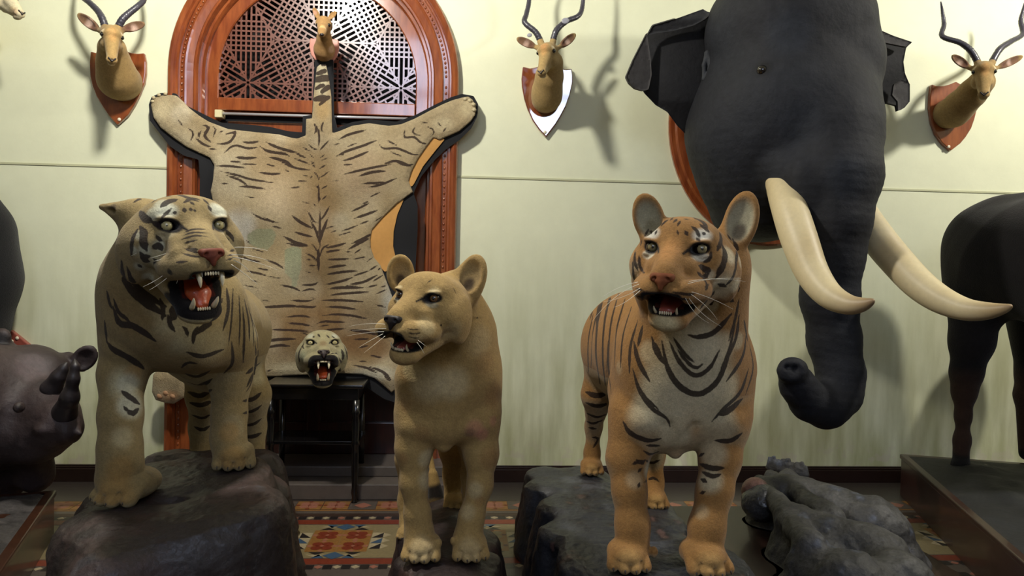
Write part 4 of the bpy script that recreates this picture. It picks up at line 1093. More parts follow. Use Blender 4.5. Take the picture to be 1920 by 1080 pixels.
    for c, R, r in (e1, e2):
        K.spot(c, (r[0]*.8, r[0]*1.2, r[2]*.8), (146, 124, 84), .8, .4, R)
        K.spot(c+R@np.array([0, 0, -r[2]*.35]), (r[0]*.5, r[0], r[2]*.5), (44, 32, 26), .85, .6, R)
    mouth_paint(K, H, inner=(110, 44, 36)); eye_paint(K, H, r=.31, w=.16)
    K.strokes('''2: 764,616 776,618 788,616; 2: 764,624 778,626 788,624; 2: 766,631 778,634 786,633; 3: 827,609 827,610; 3: 894,595 895,597; 2: 738,618 738,640; 2: 850,540 856,552; 2: 800,532 812,522''')
    mesh_obj('hide', V, F, hide_mat('lioness_hide', (44, 30, 22)), T, K.c, K.st)
    eye_parts(T, H, M['eye_amber'], look=(.2, 0), pup=.4); nose_part(T, H, mat('lioness_nose_black', (30, 22, 20), .55, spec=.3))
    cat_teeth(T, H, .6, n=(0, 0, 1, 1), inc=(0, 1)); claw_parts(T, cl, .008); claw_parts(T, cl2, .006)
    B2 = Body(); j = H.jp
    H.C(B2, j(0, .2, -1.95), j(0, -1.0, -2.02), .34, .24, .1, w=(1, 0, 0), sc=1.4); v, f = B2.mesh(.004); mesh_obj('tongue', v, f, M['gum'], T)
    whiskers(T, H, [((722, 608, 2.2), (690, 604, 2.18), (655, 612, 2.16)), ((720, 622, 2.2), (690, 622, 2.18), (650, 630, 2.16)), ((718, 626, 2.2), (690, 640, 2.18), (672, 652, 2.16)), ((722, 630, 2.2), (700, 648, 2.18), (682, 662, 2.16)), ((724, 616, 2.2), (700, 616, 2.18), (660, 620, 2.16)),
        ((784, 638, 2.26), (792, 644, 2.25), (800, 650, 2.24)), ((782, 642, 2.26), (790, 652, 2.25), (796, 664, 2.24))], .0008)
    return T
lioness()
# ================================================================ ROCK BASES
def rock_hide(V, F, base, spots, seed, nz=7):
    K = Hide(V, F, base)
    n = fbm(V*nz, seed); n2 = fbm(V*nz*2.3+7, seed+9)
    for col, lo, hi, src in spots: K.where(np.clip(((n if src == 0 else n2)-lo)/(hi-lo), 0, 1)*.9, col)
    return K
def rock_mat(name, rough=.4, coat=.2):
    return mat(name, (0, 0, 0), rough, vcol=True, noise=.35, nscale=40, bump=.6, bscale=38, coat=coat*.35)
def disp(V, F, amp, fr, seed, ridge=.4):
    N = vnormals(V, F); n = fbm(V*fr, seed, 5); r = 1-np.abs(fbm(V*fr*1.7+3, seed+4, 4))
    return V+N*(amp*(n*(1-ridge)+r*ridge-ridge*.6))[:, None]
def rock(name, build, h, amp, fr, base, spots, seed, label, cat, loc, rough=.5, group=None, coat=.2, noise=None, top=None):
    B = Body(); build(B); V, F = B.mesh(h, noise); V = smooth(V, F, 2, .5); V = disp(V, F, amp, fr, seed)
    if top is not None:
        zt = top(V)+.006*fbm(V*9, seed+3, 3)+.0015*fbm(V*60, 5, 2); e = V[:, 2]-zt; V[:, 2] = np.where(e > -.03, zt-np.clip(.03-(e+.03)*.5, 0, .03)*.9, V[:, 2])
    V[:, 2] = np.maximum(V[:, 2], .001 if name != 'plaster_rock' else np.where((V[:, 0] > 1.15)*(V[:, 0] < 1.95)*(V[:, 1] < 3.95), .0955, .001))
    K = rock_hide(V, F, base, spots, seed)
    m = rock_mat(name+'_paint', rough, coat)
    T = empty(name, loc, label, cat)
    mesh_obj('rock', V, F, m, T, K.c)
    return T
def zc(px, py, z, r_px, rz=None):
    """point on the plane z under the photo position"""
    p = PZ(px, py, z); return p
# tall rock of the snarling tiger
def b1(B):
    def top(px, py, z, r):       # block from the floor up to z with rounded top
        p = PZ(px, py, z); B.cap((p[0], p[1], .05), (p[0], p[1], z-r*.6), r*1.12, r*.9, .13)
    for px, py, z, r in ((205, 985, .44, .17), (270, 985, .46, .2), (360, 980, .47, .2), (440, 960, .48, .18), (220, 940, .45, .17), (300, 900, .50, .2), (380, 880, .53, .2), (440, 890, .53, .17),
                         (300, 868, .53, .17), (370, 866, .54, .16), (440, 868, .54, .15), (460, 930, .52, .16), (180, 1010, .40, .14), (200, 1060, .40, .14)): top(px, py, z, r)
    B.cap(PZ(500, 935, .35)*[1, 1, 0]+[0, 0, .05], PZ(500, 935, .35), .16, .10, .05)
    B.cap(PZ(480, 980, .4)*[1, 1, 0]+[0, 0, .05], PZ(480, 980, .4), .16, .10, .05)
    B.cap((-1.15, 3.55, .05), (-1.15, 3.55, .32), .24, .16, .08); B.cap((-.98, 3.75, .05), (-.98, 3.75, .3), .2, .14, .08)
    B.cap((-1.35, 3.6, .05), (-1.35, 3.6, .32), .24, .16, .08)
    # level the standing surface under the paws
pa, pb = P(200, 952, 2.70), P(438, 884, 2.99)
zs = (pb[2]-pa[2])/math.hypot(pb[0]-pa[0], pb[1]-pa[1])
un = (pb-pa)[:2]/np.linalg.norm((pb-pa)[:2])
def top1(V): t = (V[:, :2]-pa[:2])@un; return pa[2]-.003+zs*np.clip(t, -.2, .75)-.12*np.clip(V[:, 1]-3.15, 0, 1)
rock('rock_base', b1, .008, .016, 6, (46, 38, 37), [((66, 50, 48), .1, .6, 0), ((112, 66, 48), .4, .9, 1), ((24, 24, 28), .2, .7, 1), ((70, 68, 72), .75, 1.1, 0)], 11,
     'tall dark brown painted rock under the snarling tiger', 'rock base', (-1.1, 2.9, 0), .5, top=top1)
def b2(B):
    for (x, y), z, r in (((-.11, 2.66), .335, .13), ((.06, 2.66), .335, .13), ((-.03, 2.85), .33, .15), ((-.03, 3.1), .32, .15), ((-.02, 3.3), .32, .13), ((-.14, 2.95), .31, .12), ((.08, 2.9), .31, .12), ((-.05, 2.5), .31, .12), ((.04, 2.5), .31, .12), ((-.12, 3.1), .31, .1)):
        B.cap((x, y, .03), (x, y, z-r*.55), r*1.2, r*.85, .1)
rock('rock_base', b2, .008, .016, 7, (40, 30, 30), [((64, 44, 38), .1, .6, 0), ((120, 72, 52), .5, .95, 1), ((20, 18, 22), .2, .7, 1)], 23,
     'low brown painted rock under the lioness', 'rock base', (-.03, 2.8, 0), .5, top=lambda V: P(787, 1058, 2.56)[2]-.004+0*V[:, 0])
def b3(B):
    for x, y, z, r in ((.60, 2.48, .36, .17), (.86, 2.46, .36, .17), (.73, 2.6, .36, .2), (.55, 2.7, .37, .18), (.9, 2.7, .34, .17), (.6, 2.95, .36, .2), (.8, 3.0, .34, .2), (.62, 3.25, .36, .2), (.82, 3.2, .34, .18), (.62, 3.5, .36, .18), (.66, 3.72, .34, .16), (.44, 3.5, .36, .14), (.47, 3.2, .37, .15), (.45, 2.9, .36, .15), (.45, 3.72, .34, .13), (.8, 3.5, .27, .15), (.5, 2.6, .35, .15), (1.0, 2.6, .26, .12)):
        B.cap((x, y, .03), (x, y, z-r*.5), r*1.15, r*.85, .1)
rock('rock_base', b3, .008, .013, 8, (38, 40, 47), [((66, 68, 76), .15, .7, 0), ((22, 22, 28), .15, .6, 1), ((84, 62, 58), .7, 1.1, 1)], 37,
     'dark blue-grey painted rock under the orange tiger', 'rock base', (.7, 3.0, 0), .42, top=lambda V: P(1181, 1078, 2.44)[2]-.003+(V[:, 1]-2.44)*((P(1111, 893, 3.58)-P(1181, 1078, 2.44))[2]/1.14))
# grey mound on the right with boulder and stone
def b4(B):
    for px, py, z, r in ((1450, 905, .30, .13), (1500, 905, .30, .15), (1560, 925, .28, .17), (1620, 950, .26, .19), (1500, 960, .30, .14), (1560, 990, .28, .18), (1640, 1010, .26, .2), (1530, 1040, .24, .16), (1600, 1060, .26, .2), (1690, 1060, .24, .18), (1480, 890, .28, .1), (1660, 970, .22, .17)):
        p = PZ(px, py, z); B.cap((p[0], p[1], .03), (p[0], p[1], z-r*.5), r*1.15, r*.75, .09)
    for a, b in (((1425, 895), (1520, 1010)), ((1445, 885), (1560, 960))):
        B.cap(PZ(*a, .3)-[0, 0, .02], PZ(*b, .3)-[0, 0, .03], .035, .06, .03)
    for i in range(9):                          # knobbly ridge along the back
        p = PZ(1456+i*9, 884+i*2.0, .27)+[0, .10, 0]; B.cap(p, p+[.0, 0, .05+.012*math.sin(i*2.1)], .022, .012, .012)
T4 = rock('plaster_rock', b4, .008, .014, 10, (54, 53, 52), [((80, 79, 78), .1, .7, 0), ((50, 50, 54), .2, .7, 1), ((76, 82, 96), .6, 1.1, 1)], 41,
     'dusty grey plaster rock with a dark boulder and pinkish stone, beside the orange tiger', 'plaster rock', (1.4, 3.4, 0), .6, coat=.0)
B = Body(); p = P(1432, 944, 3.55); B.ell(p, (.105, .11, .09), k=.02); V, F = B.mesh(.006); V = disp(V, F, .012, 9, 3); V[:, 2] = np.maximum(V[:, 2], .09)
K = rock_hide(V, F, (56, 58, 62), [((36, 38, 42), .1, .6, 0)], 5); mesh_obj('boulder', V, F, rock_mat('glossy_boulder', .25, .6), T4, K.c)['label'] = 'glossy dark boulder'
B = Body(); p = P(1416, 920, 3.6); B.ell(p, (.065, .06, .065), k=.02); B.cap(p+[.02, .02, -.02], p+[.1, .04, -.03], .05, .05, .03); V, F = B.mesh(.006); V = disp(V, F, .008, 9, 8)
K = rock_hide(V, F, (116, 82, 72), [((92, 62, 54), .1, .6, 0)], 5); mesh_obj('stone', V, F, rock_mat('pinkish_stone', .5, .2), T4, K.c)['label'] = 'pinkish stone'
# low brown plinth under the mound
M['plinth'] = mat('dark_varnished_plinth', (44, 26, 20), .4, noise=.3, nscale=12, coat=.2)
tb = empty('plinth', (1.25, 3.1, 0), 'low dark brown plinth with a gritty top under the dusty grey plaster rock', 'plinth')
mb = MB(); a = PZ(1383, 985, .1); mb.prism([(0, 0)], 0, 0) if False else None
pts = [(1.15, 3.95), (1.15, 2.45), (1.95, 2.45), (1.95, 3.95)]
V = [(x, y, 0) for x, y in pts]+[(x, y, .095) for x, y in pts]; mb.add(V, [(0, 3, 2, 1), (4, 5, 6, 7), (0, 1, 5, 4), (1, 2, 6, 5), (2, 3, 7, 6), (3, 0, 4, 7)])
mb.build('plinth_block', M['plinth'], tb, bevel=.006)

# ---------------------------------------------------------------- platforms left and right
def platform(name, A, Bp, width_dir, length, z, label, side, topcol, loc):
    """A back corner, Bp front corner of the visible long side; width_dir unit vector away from the aisle"""
    T = empty(name, loc, label, 'display platform')
    A = np.array([A[0], A[1]]); Bp = np.array([Bp[0], Bp[1]]); w = np.asarray(width_dir, float)
    c = [A, Bp, Bp+w*length, A+w*length]
    def ring(in_, z0, z1, m, nm, bev=.004):
        cen = sum(c)/4; cc = [p+(cen-p)/np.linalg.norm(cen-p)*in_ for p in c]
        a = sum(cc[i][0]*cc[(i+1) % 4][1]-cc[(i+1) % 4][0]*cc[i][1] for i in range(4)); cc = cc if a > 0 else cc[::-1]
        mb = MB(); mb.hexa([(*p, z0) for p in cc]+[(*p, z1) for p in cc]); mb.build(nm, m, T, bevel=bev)
    ring(.0, 0, z-.03, side, 'side_panel'); ring(-.012, z-.03, z-.002, side, 'top_edge', .006)
    cen = sum(c)/4; cc = [p+(cen-p)/np.linalg.norm(cen-p)*.05 for p in c]
    n = 60; V = []; F = []
    for i in range(n+1):
        for j in range(n+1):
            u, v = i/n, j/n; p = (cc[0]*(1-u)+cc[1]*u)*(1-v)+(cc[3]*(1-u)+cc[2]*u)*v
            e = min(1, 8*min(u, 1-u, v, 1-v)); V.append((p[0], p[1], z-.002+e*.024*(1+float(fbm(np.array([p[0]*7, p[1]*7, 0]), 3)))))
    for i in range(n):
        for j in range(n): F.append((i*(n+1)+j, (i+1)*(n+1)+j, (i+1)*(n+1)+j+1, i*(n+1)+j+1))
    V = np.array(V); F = np.array(F)
    if vnormals(V, F)[:, 2].mean() < 0: F = F[:, ::-1]
    K = rock_hide(V, F, topcol, [(tuple(int(x*1.5) for x in topcol), .2, .8, 0), (tuple(int(x*.55) for x in topcol), .1, .6, 1)], 4, 9)
    mesh_obj('ground_cover', V, F, rock_mat(name+'_top', .65, 0), T, K.c)
    return T, cc
zR = .26
M['platform_wood'] = mat('dark_platform_wood', (50, 26, 20), .35, noise=.2, nscale=6, coat=.3, stretch=(1, 1, 5))
A = PZ(1690, 851, zR); Bq = PZ(1920, 1051, zR); d_ = (Bq-A)[:2]; d_ /= np.linalg.norm(d_)
PR, _ = platform('display_platform', (A[0], A[1]), (A[0]+d_[0]*2.6, A[1]+d_[1]*2.6), (-d_[1], d_[0]), 1.9, zR, 'dark wooden platform with rough black ground cover under the black bull', M['platform_wood'], (15, 16, 19), (A[0]+.6, A[1]-.9, 0))
zl = .222
A2 = PZ(102, 919, zl); B2_ = PZ(0, 1066, zl); d2 = (B2_-A2)[:2]; d2 /= np.linalg.norm(d2)
M['platform_brown'] = mat('brown_platform_wood', (60, 34, 20), .35, noise=.2, nscale=6, coat=.3)
PL, _ = platform('display_platform', (A2[0], A2[1]), (A2[0]+d2[0]*1.9, A2[1]+d2[1]*1.9), (d2[1], -d2[0]), 1.7, zl, 'brown wooden platform with grey ground cover under the rhinoceros head', M['platform_brown'], (62, 58, 56), (A2[0]-.5, A2[1]-.6, 0))
# ================================================================ ELEPHANT HEAD
def elephant():
    T = empty('elephant_head_mount', P(1440, 240, 4.70), 'huge black elephant head with two curved ivory tusks on an oval wooden board', 'mounted elephant head')
    B = Body()
    # skull: two domes, brow, cheeks, running back to the board
    B.pe(1470, 60, 4.10, 140, 125, 150, k=.12); B.pe(1545, 55, 4.02, 88, 95, 110, k=.1); B.pe(1430, 60, 4.15, 95, 100, 120, k=.1)
    B.pe(1490, 190, 4.0, 150, 130, 130, k=.14); B.pe(1450, 260, 4.15, 158, 130, 150, k=.14)
    B.pe(1440, 340, 4.25, 128, 100, 130, k=.12); B.pe(1420, 410, 4.35, 80, 45, 100, k=.08)
    B.cap(P(1450, 230, 4.3), P(1450, 250, 4.72), S(4.3, 165), S(4.7, 170), .1)
    B.pe(1590, 120, 3.98, 62, 74, 80, k=.08); B.pe(1430, 120, 3.98, 52, 44, 60, k=.06)          # brows
    B.pe(1432, 131, 3.86, 22, 20, 16, k=.03)
    B.pe(1560, 250, 3.86, 90, 120, 90, k=.12)
    # trunk root and trunk
    ch = [(1560, 250, 3.80, 88), (1566, 330, 3.74, 82), (1562, 410, 3.72, 68), (1558, 480, 3.74, 58), (1556, 560, 3.76, 52), (1564, 640, 3.76, 47), (1576, 700, 3.72, 42), (1572, 740, 3.70, 40),
          (1548, 762, 3.66, 40), (1518, 752, 3.62, 36), (1498, 726, 3.58, 31), (1487, 702, 3.55, 29)]
    B.chain(ch, .05)
    B.pe(1486, 694, 3.50, 31, 26, 20, k=.02)
    for x, y in ((1480, 690), (1494, 693)): B.pe(x, y, 3.45, 5, 7, 14, k=.01, mode=-1)
    B.pe(1487, 696, 3.445, 19, 16, 8, k=.02, mode=-1)
    # sockets of the tusks
    B.chain([(1480, 320, 3.80, 46), (1500, 380, 3.74, 44)], .07); B.pe(1512, 345, 3.66, 34, 46, 24, k=.05); B.chain([(1600, 340, 3.88, 30), (1606, 392, 3.88, 26)], .06)
    # wrinkles along the trunk
    def wr(p):
        z = p[..., 2]; d = p[..., 1]
        m = np.clip((2.35-z)/.5, 0, 1)
        n = vnoise(p*3, 8)
        return (np.sin(z*150+n*3+p[..., 0]*10)*.0007*m)+vnoise(p*14, 5)*.003
    V, F = B.mesh(.009, wr); V = smooth(V, F, 1, .3)
    K = Hide(V, F, (30, 31, 36))
    K.where(np.clip(vnoise(V*5, 2)*.5, 0, 1), (22, 23, 26)); K.where(np.clip(vnoise(V*3+9, 4), 0, 1)*.5, (40, 44, 52))
    K.pspot(1431, 128, 26, (17, 17, 19), .8, .7); K.pspot(1480, 60, 60, (44, 49, 58), .5); K.pspot(1590, 330, 60, (38, 43, 52), .5); K.pspot(1500, 230, 60, (36, 40, 48), .5)
    mb_ = mat('elephant_hide', (0, 0, 0), .75, vcol=True, noise=.2, nscale=12, bump=.5, bscale=26, spec=.3)
    mesh_obj('head', V, F, mb_, T, K.c)
    M['eye_dark'] = mat('dark_wet_eye', (16, 12, 10), .05, coat=1)
    he = K.hit(1431, 131)
    mb = MB(); mb.ball(he+[0, .014, 0], .028, n=18); o = mb.build('eye', M['eye_dark'], T, sm=True)
    # tusks
    M['ivory'] = mat('ivory', (214, 196, 156), .32, col2=(196, 168, 118), nscale=5, noise=.06, coat=.2, stretch=(1, 1, 1))
    def tusk(pts):
        B = Body(); B.chain(pts, .012); V, F = B.mesh(.006); V = smooth(V, F, 3, .5)
        K = Hide(V, F, (208, 192, 152)); n = len(pts); t = P(*pts[-1][:3])
        d = np.linalg.norm(V-t, axis=1); K.where(np.clip(1-d/.22, 0, 1)*.85, (120, 88, 56)); K.where(np.clip(vnoise(V*6, 7), 0, 1)*.45, (180, 152, 100))
        K.where(np.clip(1-np.linalg.norm(V-P(*pts[0][:3]), axis=1)/.3, 0, 1)*.4, (238, 230, 206))
        mesh_obj('tusk', V, F, mat('ivory_tusk', (0, 0, 0), .48, vcol=True, noise=.05, nscale=20), T, K.c)
    def dens(p):
        q = []
        for i in range(len(p)-1):
            p0, p1, p2, p3 = p[max(i-1, 0)], p[i], p[i+1], p[min(i+2, len(p)-1)]
            for t in (0, .25, .5, .75): q.append(tuple(.5*((2*b)+(c-a)*t+(2*a-5*b+4*c-d)*t*t+(-a+3*b-3*c+d)*t**3) for a, b, c, d in zip(p0, p1, p2, p3)))
        return q+[p[-1]]
    tusk(dens([(1452, 296, 3.96, 20), (1464, 345, 3.79, 27), (1481, 395, 3.65, 32), (1499, 450, 3.55, 33), (1522, 510, 3.45, 30), (1553, 552, 3.34, 25), (1590, 571, 3.24, 18.5), (1618, 571, 3.17, 12), (1637, 564, 3.12, 4)]))
    tusk(dens([(1588, 335, 3.97, 20), (1614, 392, 3.89, 25), (1646, 446, 3.78, 30), (1682, 490, 3.68, 30), (1722, 532, 3.55, 29), (1764, 562, 3.43, 26), (1810, 580, 3.32, 21), (1850, 583, 3.23, 16), (1880, 579, 3.16, 9), (1896, 574, 3.13, 3)]))
    # ears: thin curved sheets with rolled edges
    def sheet(poly, d0, dfun, th, name, K_):
        q = np.array([p[:2] for p in poly], float)
        V, F, bd = grid_poly(q, 4.0)
        P3 = np.array([P(x, y, dfun(x, y)) for x, y in V])
        N_ = vnormals(P3, F); 
        if N_[:, 1].mean() > 0: F = F[:, ::-1]; N_ = -N_
        W = P3-N_*th
        n = len(P3); allV = np.vstack([P3, W]); allF = np.vstack([F, F[:, ::-1]+n, np.array([[a, a+n, b+n, b] for a, b in bd])])
        C = np.tile(lin(K_), (len(allV), 1))
        return mesh_obj(name, allV, allF, mb_, T, C)
    L = [(1334, 24), (1318, 19), (1268, 37), (1226, 49), (1211, 68), (1188, 113), (1176, 142), (1180, 152), (1191, 163), (1199, 160), (1208, 175), (1229, 197), (1251, 210), (1270, 236), (1290, 256), (1316, 228), (1339, 196), (1350, 150), (1350, 60)]
    sheet(L, 0, lambda x, y: 4.26-.05*math.sin((x-1176)/170*3.1)+.0006*(1340-x)+.02*math.sin(y*.03)+.05*max(0, (y-190)/60), .022, 'ear', (20, 20, 23))
    # rolled-over top and folded outer tip of that ear
    sheet([(1333, 26), (1318, 17), (1268, 35), (1224, 48), (1214, 66), (1232, 62), (1262, 58), (1300, 48), (1322, 36)], 0, lambda x, y: 4.17+.0015*abs(y-35), .02, 'ear_fold', (52, 52, 54))
    sheet([(1213, 62), (1188, 111), (1174, 144), (1180, 156), (1191, 166), (1205, 170), (1216, 168), (1222, 140), (1220, 110), (1216, 82)], 0, lambda x, y: 4.18+.0008*(x-1174), .018, 'ear_fold', (66, 64, 64))
    B = Body(); B.chain([(1326, 100, 4.19, 5), (1334, 118, 4.18, 6), (1330, 140, 4.18, 5), (1320, 148, 4.19, 4)], .01); B.chain([(1326, 100, 4.19, 5), (1320, 122, 4.19, 4), (1320, 148, 4.19, 4)], .01)
    V, F = B.mesh(.006); mesh_obj('ear_opening', V, F, mb_, T, np.tile(lin((48, 50, 54)), (len(V), 1)))
    R_ = [(1615, 60), (1630, 44), (1643, 54), (1675, 68), (1709, 79), (1699, 90), (1694, 116), (1697, 138), (1703, 152), (1706, 160), (1705, 190), (1696, 200), (1684, 208), (1682, 198), (1663, 193), (1649, 203), (1631, 210), (1610, 190)]
    sheet(R_, 0, lambda x, y: 4.3+.0006*(x-1630)+.02*math.sin(y*.04), .022, 'ear', (20, 20, 23))
    sheet([(1630, 43), (1643, 53), (1675, 67), (1711, 79), (1700, 88), (1680, 84), (1650, 78), (1638, 62)], 0, lambda x, y: 4.24, .02, 'ear_fold', (62, 60, 60))
    sheet([(1676, 158), (1690, 150), (1706, 156), (1706, 190), (1696, 202), (1684, 209), (1683, 190), (1673, 178)], 0, lambda x, y: 4.25, .018, 'ear_fold', (62, 60, 60))
    # oval board
    c = P(1447, 235, 4.735); a, b = S(4.735, 200), S(4.735, 231)
    mb = MB(); n = 72
    prof = [(1.0, 0), (1.0, -.022), (.985, -.034), (.95, -.036), (.93, -.045), (.9, -.045)]
    V = []; F = []
    for k, (s_, y) in enumerate(prof):
        for i in range(n): t = 2*math.pi*i/n; V.append((c[0]+a*s_*math.cos(t), WALL+y-.0, c[2]+b*s_*math.sin(t)))
    for k in range(len(prof)-1):
        for i in range(n): F.append((k*n+i, (k+1)*n+i, (k+1)*n+(i+1) % n, k*n+(i+1) % n))
    F.append(tuple((len(prof)-1)*n+i for i in range(n)))
    mb.add(V, F); mb.build('board', M['wood'], T, sm=False)
    return T
def grid_poly(poly, step):
    """quad grid filling a polygon, outer vertices snapped to its outline"""
    poly = np.asarray(poly, float)
    lo, hi = poly.min(0)-step, poly.max(0)+step
    nx, ny = [int(v) for v in np.ceil((hi-lo)/step)]
    X, Y = np.meshgrid(lo[0]+np.arange(nx+1)*step, lo[1]+np.arange(ny+1)*step, indexing='ij')
    pts = np.stack([X, Y], -1)
    def inside(p):
        r = np.zeros(p.shape[:-1], bool); n = len(poly)
        for i in range(n):
            a, b = poly[i], poly[(i+1) % n]
            c = (a[1] > p[..., 1]) != (b[1] > p[..., 1])
            xx = (b[0]-a[0])*(p[..., 1]-a[1])/np.where(b[1] == a[1], 1e-9, b[1]-a[1])+a[0]
            r ^= c & (p[..., 0] < xx)
        return r
    cc = pts[:-1, :-1]+step/2; ins = inside(cc)
    idx = -np.ones((nx+1, ny+1), int); F = []; I, J = np.nonzero(ins)
    q = np.stack([I*(ny+1)+J, (I+1)*(ny+1)+J, (I+1)*(ny+1)+J+1, I*(ny+1)+J+1], -1)
    u, inv = np.unique(q, return_inverse=True); F = inv.reshape(q.shape); V = pts.reshape(-1, 2)[u].copy()
    e = np.concatenate([F[:, [0, 1]], F[:, [1, 2]], F[:, [2, 3]], F[:, [3, 0]]])
    key = np.minimum(e[:, 0], e[:, 1])*len(V)+np.maximum(e[:, 0], e[:, 1])
    uk, ix, ct = np.unique(key, return_index=True, return_counts=True); bd = e[ix[ct == 1]]
    bv = np.unique(bd)
    best = np.full(len(bv), 1e9); bp = V[bv].copy()
    for i in range(len(poly)):
        a, b = poly[i], poly[(i+1) % len(poly)]; ba = b-a; t = np.clip((V[bv]-a)@ba/max(ba@ba, 1e-9), 0, 1); p = a+t[:, None]*ba
        d = np.linalg.norm(V[bv]-p, axis=1); m = d < best; best[m] = d[m]; bp[m] = p[m]
    V[bv] = bp
    return V, F, bd
elephant()
# ================================================================ TIGER SKIN ON THE DOOR
def cz(pts, ox=270, oy=170, s=1.8954):
    return [(ox+x/s, oy+y/s) for x, y in pts]
def pelt():
    T = empty('tiger_skin_rug', P(600, 400, 4.66), 'flat striped tiger skin with snarling head and tail, hung spread upside down over the doorway', 'tiger skin')
    out = [(283, 196), (288, 184), (301, 179.5), (318, 178), (331, 179.5), (345, 192), (354, 202), (372, 216), (391, 228), (428, 242), (481, 248), (523, 252), (545, 258), (557.5, 260), (573, 254), (574, 223),
           (585, 222), (588, 180), (594, 126), (600, 121), (611, 121), (617, 150), (621, 180), (622, 223), (623, 250), (636, 246), (660, 236), (692, 231), (729, 236), (752, 233), (776.5, 223), (803, 209), (829, 196), (848, 188), (866, 183), (878, 181), (886, 187),
           (892, 199), (891, 215), (882, 228), (861, 246), (838, 256), (824, 262), (813, 257), (800, 274), (784, 297), (772, 320), (766, 339), (774, 360), (745, 381), (718, 407), (697, 431), (694, 448), (695, 465), (702, 484), (713, 497), (729, 539), (739, 566), (752, 600), (760, 640), (756, 690),
           (747, 724), (734, 736), (718, 722), (702, 709), (680, 702), (640, 700), (560, 703), (489, 707), (440, 700), (395, 690), (360, 700), (347, 715), (345, 745), (326, 757), (312, 756), (292, 750), (285, 735), (287, 702), (300, 690), (330, 684), (370, 660), (400, 620), (424, 570), (426, 530), (402, 480), (396, 430), (402, 395),
           (399, 376), (395, 358), (399, 340), (402, 310), (394, 296), (372, 286), (349, 275), (325, 258), (301, 239), (288, 220)]
    def depth(x, y):
        return 4.665-.045*np.clip((y-200)/500, 0, 1)-.05*np.clip((y-560)/150, 0, 1)**2+.010*math.sin(x*.045+1)+.008*math.sin(y*.05+x*.02)+.012*math.sin(x*.02-y*.03)
    def sheet(poly, step, off, th, name, m, parent, base, curl=0):
        V, F, bd = grid_poly(np.array(poly, float), step)
        e = np.full(len(V), 99.0); A = np.array(poly, float)
        for i in range(len(A)):
            a, b = A[i], A[(i+1) % len(A)]; ba = b-a; t = np.clip((V-a)@ba/max(ba@ba, 1e-9), 0, 1); e = np.minimum(e, np.linalg.norm(V-a-t[:, None]*ba, axis=1))
        P3 = np.array([P(x, y, depth(x, y)+off-curl*min(1, ee/10)) for (x, y), ee in zip(V, e)])
        N_ = vnormals(P3, F)
        if N_[:, 1].mean() > 0: F = F[:, ::-1]
        W = P3+np.array([0, th, 0]); n = len(P3)
        aV = np.vstack([P3, W]); aF = np.vstack([F, F[:, ::-1]+n, np.array([[b, b+n, a+n, a] for a, b in bd])])
        return aV, aF, n, P3, F
    aV, aF, n, P3, F = sheet(out, 2.6, 0, .010, 'pelt', None, T, None, .012)
    K = Hide(aV, aF, (166, 150, 118)); K.sw = 1.0
    K.bvh = BVHTree.FromPolygons(P3.tolist(), F.tolist())
    pp = proj(aV)
    def reg(x, y, rx, ry, col, a, soft=.7):
        d = np.sqrt(((pp[:, 0]-x)/rx)**2+((pp[:, 1]-y)/ry)**2); w = np.clip((1-d)/soft, 0, 1); K.where(w*w*(3-2*w)*a, col)
    for x, y, rx, ry, c, a in ((600, 430, 60, 240, (128, 102, 66), .8), (600, 620, 170, 90, (118, 90, 56), .9), (690, 650, 70, 40, (104, 70, 38), .8), (520, 300, 90, 60, (176, 150, 112), .6), (680, 330, 70, 70, (182, 158, 128), .5),
                               (450, 425, 40, 45, (196, 194, 184), .9), (745, 560, 40, 60, (190, 190, 180), .8), (300, 205, 30, 30, (196, 182, 146), .8), (880, 205, 26, 24, (196, 182, 146), .8), (340, 215, 30, 26, (206, 194, 166), .7),
                               (830, 235, 30, 20, (206, 194, 160), .6), (420, 330, 60, 50, (188, 176, 148), .6), (530, 370, 70, 60, (186, 166, 136), .5), (500, 480, 60, 60, (156, 136, 98), .5), (700, 700, 60, 20, (196, 190, 168), .8), (560, 690, 80, 16, (190, 180, 150), .6),
                               (603, 150, 18, 50, (196, 188, 158), .8), (605, 205, 22, 30, (170, 140, 92), .7), (318, 742, 26, 14, (196, 150, 106), .8), (640, 420, 30, 30, (160, 156, 136), .4)): reg(x, y, rx, ry, c, a)
    # grey-green repair patches
    for poly in ([(534, 468), (550, 462), (566, 466), (566, 500), (560, 520), (556, 536), (548, 540), (546, 524), (534, 510)], [(463, 440), (480, 430), (510, 430), (518, 440), (512, 458), (500, 468), (480, 464), (466, 456)]):
        A = np.array(poly, float); r = np.zeros(len(pp), bool)
        for i in range(len(A)):
            a, b = A[i], A[(i+1) % len(A)]; c = (a[1] > pp[:, 1]) != (b[1] > pp[:, 1]); xx = (b[0]-a[0])*(pp[:, 1]-a[1])/((b[1]-a[1]) or 1e-9)+a[0]; r ^= c & (pp[:, 0] < xx)
        K.where(r*.85, (140, 146, 116))
    n1 = vnoise(aV*9, 3); K.where(np.clip(n1, 0, 1)*.5, (134, 112, 76)); K.where(np.clip(-n1, 0, 1)*.4, (196, 184, 156))
